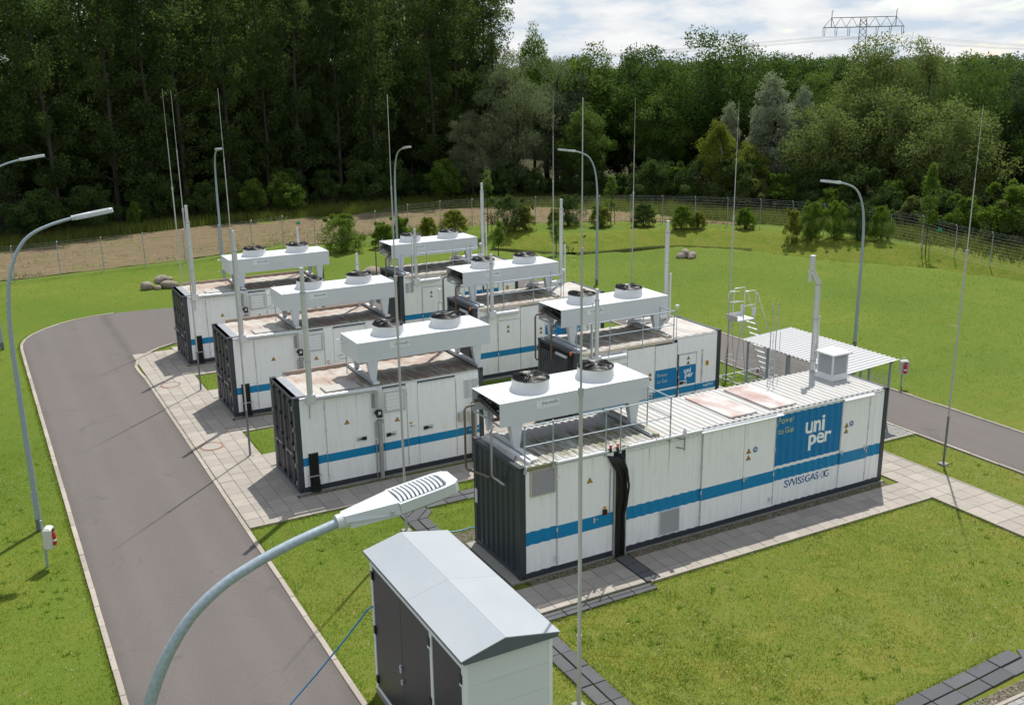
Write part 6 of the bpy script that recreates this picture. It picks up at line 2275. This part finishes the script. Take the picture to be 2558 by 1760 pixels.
def sapling(x, y, h, label, seed, stakes=True, dens=1.0, w=.5):
    g = np.random.default_rng(seed)
    root = thing('young_tree', label, 'tree', (x, y, gz(x, y)))
    tr = MB().tube([(0, 0, 0), (.03, .02, h * .5), (0, .04, h)], [.035, .025, .008], 7, False)
    cs, rs = [], []
    for i in range(int(22 * dens)):
        t_ = .38 + .62 * g.random()
        a = g.uniform(0, 2 * PI)
        rr = w * np.interp(t_, [.38, .6, 1], [.7, 1, .25]) * g.uniform(.3, 1)
        c = np.array([math.cos(a) * rr, math.sin(a) * rr, t_ * h])
        cs.append(c)
        rs.append(.20 * g.uniform(.7, 1.3))
        if i % 3 == 0:
            limb(tr, (0, 0, c[2] - .25), c, .012, .004, g, .1, 5)
    o = tr.build('trunk', B_GREY, root, fixn=False)
    link('crown', leaves(np.array(cs), np.array(rs), 55, .12, .65, g, .1, 1, L_YOUNG), root)
    if stakes:
        for sx in (-.35, .35):
            MB().tube([(sx, 0, 0), (sx * .8, 0, 1.55)], .03, 6).build('stake', simple('weathered stake', (.20, .16, .12), .8), root)
        MB().box(-.33, .33, -.02, .02, 1.30, 1.36).build('tie_bar', MATS['weathered stake'], root)
    return root


sapling(23.9, 48.1, 4.4, 'staked young tree behind the farthest right-row flue', 91)
sapling(33.6, 46.0, 3.7, 'tall staked sapling beside the lamp behind the right row', 92)
sapling(44.2, 25.2, 5.9, 'tall slim sapling with fresh leaves near the right-hand fence', 93, True, 2.6, .6)
sapling(19.0, 37.1, 2.7, 'thin sapling growing on the near slope behind the coolers', 94, False, .8, .35)
sapling(23.4, 37.3, 2.2, 'thin sapling on the slope left of the far pond hollow', 95, False, .6, .35)

# ---------------------------------------------------------------- grass blades, meadow, clover
L_GRASS = leaf_mat('grass blade', (.145, .205, .032), .45, None, .4)
L_WEED = leaf_mat('broad weed leaf', (.155, .255, .032), .35, None, .3)
L_GRASS2 = leaf_mat('meadow grass', (.125, .155, .035), .35, None, .35)
M_CLOVER = simple('clover flower', (.62, .62, .55), .7)


def in_rects(x, y, rects, pad=0.0):
    m_ = np.zeros(x.shape, bool)
    for x0, x1, y0, y1 in rects:
        m_ |= (x > x0 - pad) & (x < x1 + pad) & (y > y0 - pad) & (y < y1 + pad)
    return m_


HARD = PAVED + [(-1.07, -.44, -8, 5), (-1.0, 2.4, 5.0, 5.68), (-.45, 2.76, -1.88, -1.5), (2.6, 3.1, -1.6, 0), (3.1, 7.8, -12, -7.78), (-4.65, -2.95, -6.6, -2.4), (7.3, 9, -12, -7.9)]


def lawn_mask(x, y):
    road_ = ((x > -9.17) & (x < -4.93) & (y < 24)) | ((x > 16.28) & (x < 19.53) & (y < 24)) | ((x > -9.2) & (x < 19.6) & (y >= 24) & (y < 36))
    return ~(road_ | in_rects(x, y, HARD, .0))


def blades(x, y, h, w, g, name, mat, lean=.5):
    N = len(x)
    z = terrain(x, y)
    a = g.uniform(0, 2 * PI, N)
    hh = h * g.uniform(.5, 1.4, N)
    ln = lean * hh * g.uniform(.2, 1.2, N)
    la = g.uniform(0, 2 * PI, N)
    B = np.c_[x, y, z]
    s = np.c_[np.cos(a), np.sin(a), np.zeros(N)] * (w * g.uniform(.7, 1.3, N))[:, None] * .5
    tip = B + np.c_[np.cos(la) * ln, np.sin(la) * ln, hh]
    V = np.stack([B - s, B + s, tip], 1).reshape(-1, 3)
    return np_mesh(name, V, np.arange(N * 3).reshape(-1, 3), mat)


g = np.random.default_rng(101)


def scatter(areas, clump=.0):
    xs, ys = [], []
    for (x0, x1, y0, y1, dens) in areas:
        n = int((x1 - x0) * (y1 - y0) * dens)
        xs.append(g.uniform(x0, x1, n))
        ys.append(g.uniform(y0, y1, n))
    x, y = np.concatenate(xs), np.concatenate(ys)
    m_ = lawn_mask(x, y)
    if clump:
        m_ &= g.random(len(x)) < .25 + 1.1 * vnoise(x, y, .9, 3) * vnoise(x, y, 3.1, 4)
    return x[m_], y[m_]


near = [(-16, -9.15, -6, 16, 520), (-4.95, 3.0, -9, 6.3, 620), (-.3, 12.6, -9.5, -1.5, 620), (12.6, 16.4, -9, 2.4, 400), (-3.2, 3.4, 11.3, 14.2, 300)]
x, y = scatter(near, 1)
struct(link('lawn_grass', blades(x, y, .055, .014, g, 'lawn_grass', L_GRASS, .9)), 'stuff', 'short green grass blades of the near lawns')
farl = [(-18, -9.15, 16, 46, 60), (-12, 46, 35.5, 52, 30), (19.5, 44, 2, 36, 55), (-3.2, 3.4, 19, 22, 120), (14, 16.4, 3.5, 14, 120), (36, 46, 8, 36, 40)]
x, y = scatter(farl, 1)
struct(link('lawn_grass', blades(x, y, .07, .022, g, 'lawn_grass', L_GRASS, .9)), 'stuff', 'short green grass blades of the far lawns')
# broad-leaved weeds: rosettes of larger leaves scattered in the near lawns
x, y = scatter([(-15, -9.2, -6, 16, 2.2), (-4.9, 0, -8, 6.2, 1.6), (-.3, 12.6, -8.5, -1.7, 1.8), (14.2, 16.2, -6, 2.2, 1.2)])
keep = g.random(len(x)) < 1.6 * (vnoise(x, y, .5, 12) - .25)
x, y = np.repeat(x[keep], 11), np.repeat(y[keep], 11)
struct(link('lawn_weeds', blades(x + g.normal(size=len(x)) * .035, y + g.normal(size=len(x)) * .035, .07, .035, g, 'lawn_weeds', L_WEED, 1.6)), 'stuff', 'broad-leaved weeds scattered in the lawn')
# weeds in the joints and along edges
jx, jy = [], []
for (x0, x1, y0, y1) in [(-.3, 2.6, -1.5, -.3), (3.1, 12.6, -1.5, -.3), (-4.9, -3.2, 6.3, 26), (-3.2, 3.3, 6.3, 7.6), (12.6, 14.1, -6, 4)]:
    sx_ = .42 if y1 < 0 else (.44 if x1 < -3 else .5)
    for i in range(int((x1 - x0) / sx_) + 1):
        n = int((y1 - y0) * 26)
        jx.append(np.full(n, x0 + i * sx_) + g.normal(size=n) * .012)
        jy.append(g.uniform(y0, y1, n))
    sy_ = .4 if y1 < 0 else .5
    for j in range(int((y1 - y0) / sy_) + 1):
        n = int((x1 - x0) * 26)
        jy.append(np.full(n, y0 + j * sy_) + g.normal(size=n) * .012)
        jx.append(g.uniform(x0, x1, n))
x, y = np.concatenate(jx), np.concatenate(jy)
keep = g.random(len(x)) < np.clip(2.6 * (vnoise(x, y, .8, 8) - .48), .02, 1)
struct(link('joint_weeds', blades(x[keep], y[keep], .06, .014, g, 'joint_weeds', L_GRASS, .9)), 'stuff', 'small weeds growing in the paving joints')
ex, ey = [], []
for P_, n in ((oL, 7000), (iL, 2500), (oR, 4000)):
    q = by_param(P_, n)
    ex.append(q[:, 0] + g.normal(size=n) * .05)
    ey.append(q[:, 1] + g.normal(size=n) * .05)
ex, ey = np.concatenate(ex), np.concatenate(ey)
ex += np.where(ex < -7, -.08, np.where(ex > 18, .08, .08))
struct(link('edge_grass', blades(ex, ey, .07, .016, g, 'edge_grass', L_GRASS, .8)), 'stuff', 'longer grass fringing the kerbs')
# ragged grass along the lawn edges of paths and duct covers
sx_, sy_ = [], []
for (x0, y0, x1, y1) in ((2.75, -1.58, 12.5, -1.58), (12.52, -12, 12.52, -1.6), (14.22, -12, 14.22, 2.2), (14.2, 2.22, 16.2, 2.22), (-4.9, 6.2, 3.3, 6.2), (-.43, -7.5, -.43, -1.9), (-1.08, -7.5, -1.08, 4.4), (-.4, -1.9, 2.7, -1.9), (-.2, 5.0, 2.3, 5.0), (-.3, 5.68, 2.3, 5.68), (3.2, -7.78, 7.4, -7.62), (-2.93, -6.5, -2.93, -2.4), (-3.16, 11.53, -3.16, 13.9), (-3.16, 19.3, -3.16, 21.6), (-4.65, -2.35, -2.95, -2.35)):
    n = int(np.hypot(x1 - x0, y1 - y0) * 130)
    f_ = g.random(n)
    sx_.append(x0 + (x1 - x0) * f_ + g.normal(size=n) * .035)
    sy_.append(y0 + (y1 - y0) * f_ + g.normal(size=n) * .035)
sx_, sy_ = np.concatenate(sx_), np.concatenate(sy_)
keep = g.random(len(sx_)) < .25 + vnoise(sx_, sy_, 2.2, 14)
struct(link('path_edge_grass', blades(sx_[keep], sy_[keep], .075, .017, g, 'path_edge_grass', L_GRASS, 1.1)), 'stuff', 'ragged grass spilling over the path edges')
# weeds on the bare field and long grass at the foot of the bushes
fx_, fy_ = [], []
Af, Bf = by_param(field_near, 300), by_param(field_far, 300)
n = 9000
i_ = g.integers(40, 300, n)
f_ = (g.random(n) ** 2.2)[:, None]
Pf = Af[i_] * (1 - f_) + Bf[i_] * f_ + g.normal(size=(n, 2)) * .2
keep = g.random(n) < np.clip(2.4 * (vnoise(Pf[:, 0], Pf[:, 1], .45, 15) - .35), .03, 1)
Pf = Pf[keep]
for bx_, by_, h_, w_, v_, lm_, lab_ in bushes:
    n = 110
    a_ = g.uniform(0, 2 * PI, n)
    r__ = g.uniform(.2, 1.25, n) * h_ * .5 * w_
    Pf = np.concatenate([Pf, np.c_[bx_ + np.cos(a_) * r__, by_ + np.sin(a_) * r__]])
struct(link('field_weeds', blades(Pf[:, 0], Pf[:, 1], .24, .045, g, 'field_weeds', L_GRASS2, .8)), 'stuff', 'weeds and long grass on the field edge and round the bushes')
# tall meadow strip between field and wood, and behind the right fence
A = by_param(field_far, 400)
B_ = by_param([(-90, 58), (-40, 60), (-8, 65), (1, 65.5), (17, 69.5), (29, 67.5), (37, 64.5), (45, 56), (47, 50)], 400)
n = 60000
i_ = g.integers(0, 400, n)
f_ = g.random(n)[:, None]
Pm = A[i_] * (1 - f_) + B_[i_] * f_ + g.normal(size=(n, 2)) * .25
Pm = Pm[(Pm[:, 0] > -16)]
A2 = by_param([(40, 48), (43.5, 39.5), (46, 30), (46.2, 22), (46.6, 14)], 200)
B2 = by_param([(45, 53), (49, 43), (51.5, 33), (52, 24), (53, 14)], 200)
n = 26000
i_ = g.integers(0, 200, n)
f_ = g.random(n)[:, None]
Pn = A2[i_] * (1 - f_) + B2[i_] * f_ + g.normal(size=(n, 2)) * .25
Pm = np.concatenate([Pm, Pn])
dens = vnoise(Pm[:, 0], Pm[:, 1], .35, 6)
Pm = Pm[g.random(len(Pm)) < .35 + dens]
struct(link('meadow_grass', blades(Pm[:, 0], Pm[:, 1], .62, .055, g, 'meadow_grass', L_GRASS2, .45)), 'stuff', 'tall uncut grass between the field and the wood')
# clover heads
x, y = scatter([(-14, -9.2, -6, 14, 7), (-.3, 12.6, -8.5, -1.5, 6), (-4.9, 0, -6, 6, 4), (12, 16.3, -5, 2.3, 4)])
keep = g.random(len(x)) < 2.0 * (vnoise(x, y, .45, 9) - .3)
x, y = x[keep], y[keep]
c = np.c_[x, y, terrain(x, y) + .045]
V = (OCT[None] * .013 + c[:, None]).reshape(-1, 3)
F = (OCF[None] + (np.arange(len(x)) * 6)[:, None, None]).reshape(-1, 3)
struct(link('clover_flowers', np_mesh('clover_flowers', V, F, M_CLOVER)), 'stuff', 'tiny white clover heads in the lawn')


# ---------------------------------------------------------------- pylon and lines far behind
def pylon():
    # the arm runs square to the line of sight, about 300 m away
    cx, cy = 208.6, 185.7
    ang = math.atan2(177.9 - 192.7, 215.6 - 201.8)
    root = thing('power_pylon', 'grey lattice power pylon with one wide crossarm far behind the trees', 'pylon', (cx, cy, 0), ang)
    pm = simple('pylon steel', (.20, .22, .24), .6, .3)
    r_ = .085
    H = 22.6
    zb, zt = 20.9, 23.4
    def W_(z):
        return np.interp(z, [0, 14, zt], [2.6, 1.05, .75])
    legs = MB()
    for sx in (-1, 1):
        for sy in (-1, 1):
            o = MB().tube([(sx * W_(z), sy * W_(z), z) for z in (0, 7, 14, zt)], r_ * 1.3, 5).build('leg', pm, root)
    zs = list(np.arange(1, zt, 1.55))
    br = MB()
    for a, b in zip(zs[:-1], zs[1:]):
        for s in (-1, 1):
            br.tube([(-W_(a), s * W_(a), a), (W_(b), s * W_(b), b)], r_ * .7, 4)
            br.tube([(W_(a), s * W_(a), a), (-W_(b), s * W_(b), b)], r_ * .7, 4)
            br.tube([(s * W_(a), -W_(a), a), (s * W_(b), W_(b), b)], r_ * .7, 4)
            br.tube([(s * W_(a), W_(a), a), (s * W_(b), -W_(b), b)], r_ * .7, 4)
    br.build('bracing', pm, root)
    hw = 10.2
    for s in (-1, 1):
        MB().tube([(-hw, s * .6, zb), (hw, s * .6, zb)], r_ * 1.5, 5).build('lower_chord', pm, root)
    MB().tube([(-hw + 2.0, 0, zt), (hw - 2.0, 0, zt)], r_ * 1.5, 5).build('upper_chord', pm, root)
    ar = MB()
    n = 14
    for i in range(n):
        x0 = -hw + 2 * hw * i / n
        x1 = -hw + 2 * hw * (i + 1) / n
        t0 = min(max(x0, -hw + 2), hw - 2)
        for s in (-1, 1):
            if i % 2 == 0:
                ar.tube([(x0, s * .6, zb), (min(max(x1, -hw + 2), hw - 2), 0, zt)], r_ * .7, 4)
            else:
                ar.tube([(t0, 0, zt), (x1, s * .6, zb)], r_ * .7, 4)
    ar.build('arm_bracing', pm, root)
    for s in (-1, 1):
        MB().tube([(s * (hw - 2.0), 0, zt), (s * (hw - 2.0), 0, zt + 1.6), (s * (hw - 2.0) + .3, 0, zt + 1.9)], r_ * 1.2, 5).build('earth_wire_peak', pm, root)
        MB().tube([(s * (hw - 2.0), 0, zb), (s * (hw - 2.0), 0, zt)], r_ * 1.4, 5).build('end_post', pm, root)
        for x in (hw - .2, hw - 3.3, hw - 6.6):
            o = MB().tube([(s * x - .28, 0, zb), (s * x - .18, 0, zb - 2.2), (s * x + .18, 0, zb - 2.2), (s * x + .28, 0, zb)], r_ * .9, 5).build('insulator', simple('insulator brown', (.13, .11, .10), .4), root)
    return root


pylon()
ang = math.atan2(177.9 - 192.7, 215.6 - 201.8)
ca, sa = math.cos(ang), math.sin(ang)
wm_ = simple('line wire', (.10, .11, .12), .7, .0)
j = 0
for s in (-1, 1):
    for x in (10.0, 6.9, 3.6):
        px, py, pz = 208.6 + ca * s * x, 185.7 + sa * s * x, 18.6
        fx, fy = 208.6 + ca * s * x + 330, 185.7 + sa * s * x + 20       # runs off to the right
        bx, by = 208.6 + ca * s * x - 160, 185.7 + sa * s * x + 330      # and away to the left behind the wood
        pts = []
        for t_ in np.linspace(0, 1, 14):
            pts.append((px + (fx - px) * t_, py + (fy - py) * t_, pz - 18 * t_ * (1 - t_)))
        pts2 = []
        for t_ in np.linspace(0, 1, 12):
            pts2.append((px + (bx - px) * t_, py + (by - py) * t_, pz - 14 * t_ * (1 - t_) - 7 * t_))
        w_ = MB().tube(pts2[::-1] + pts[1:], .020, 4)
        tag(w_.build('power_line', wm_), 'thin power line hanging from the far pylon', 'power line', 'power lines at the far pylon')
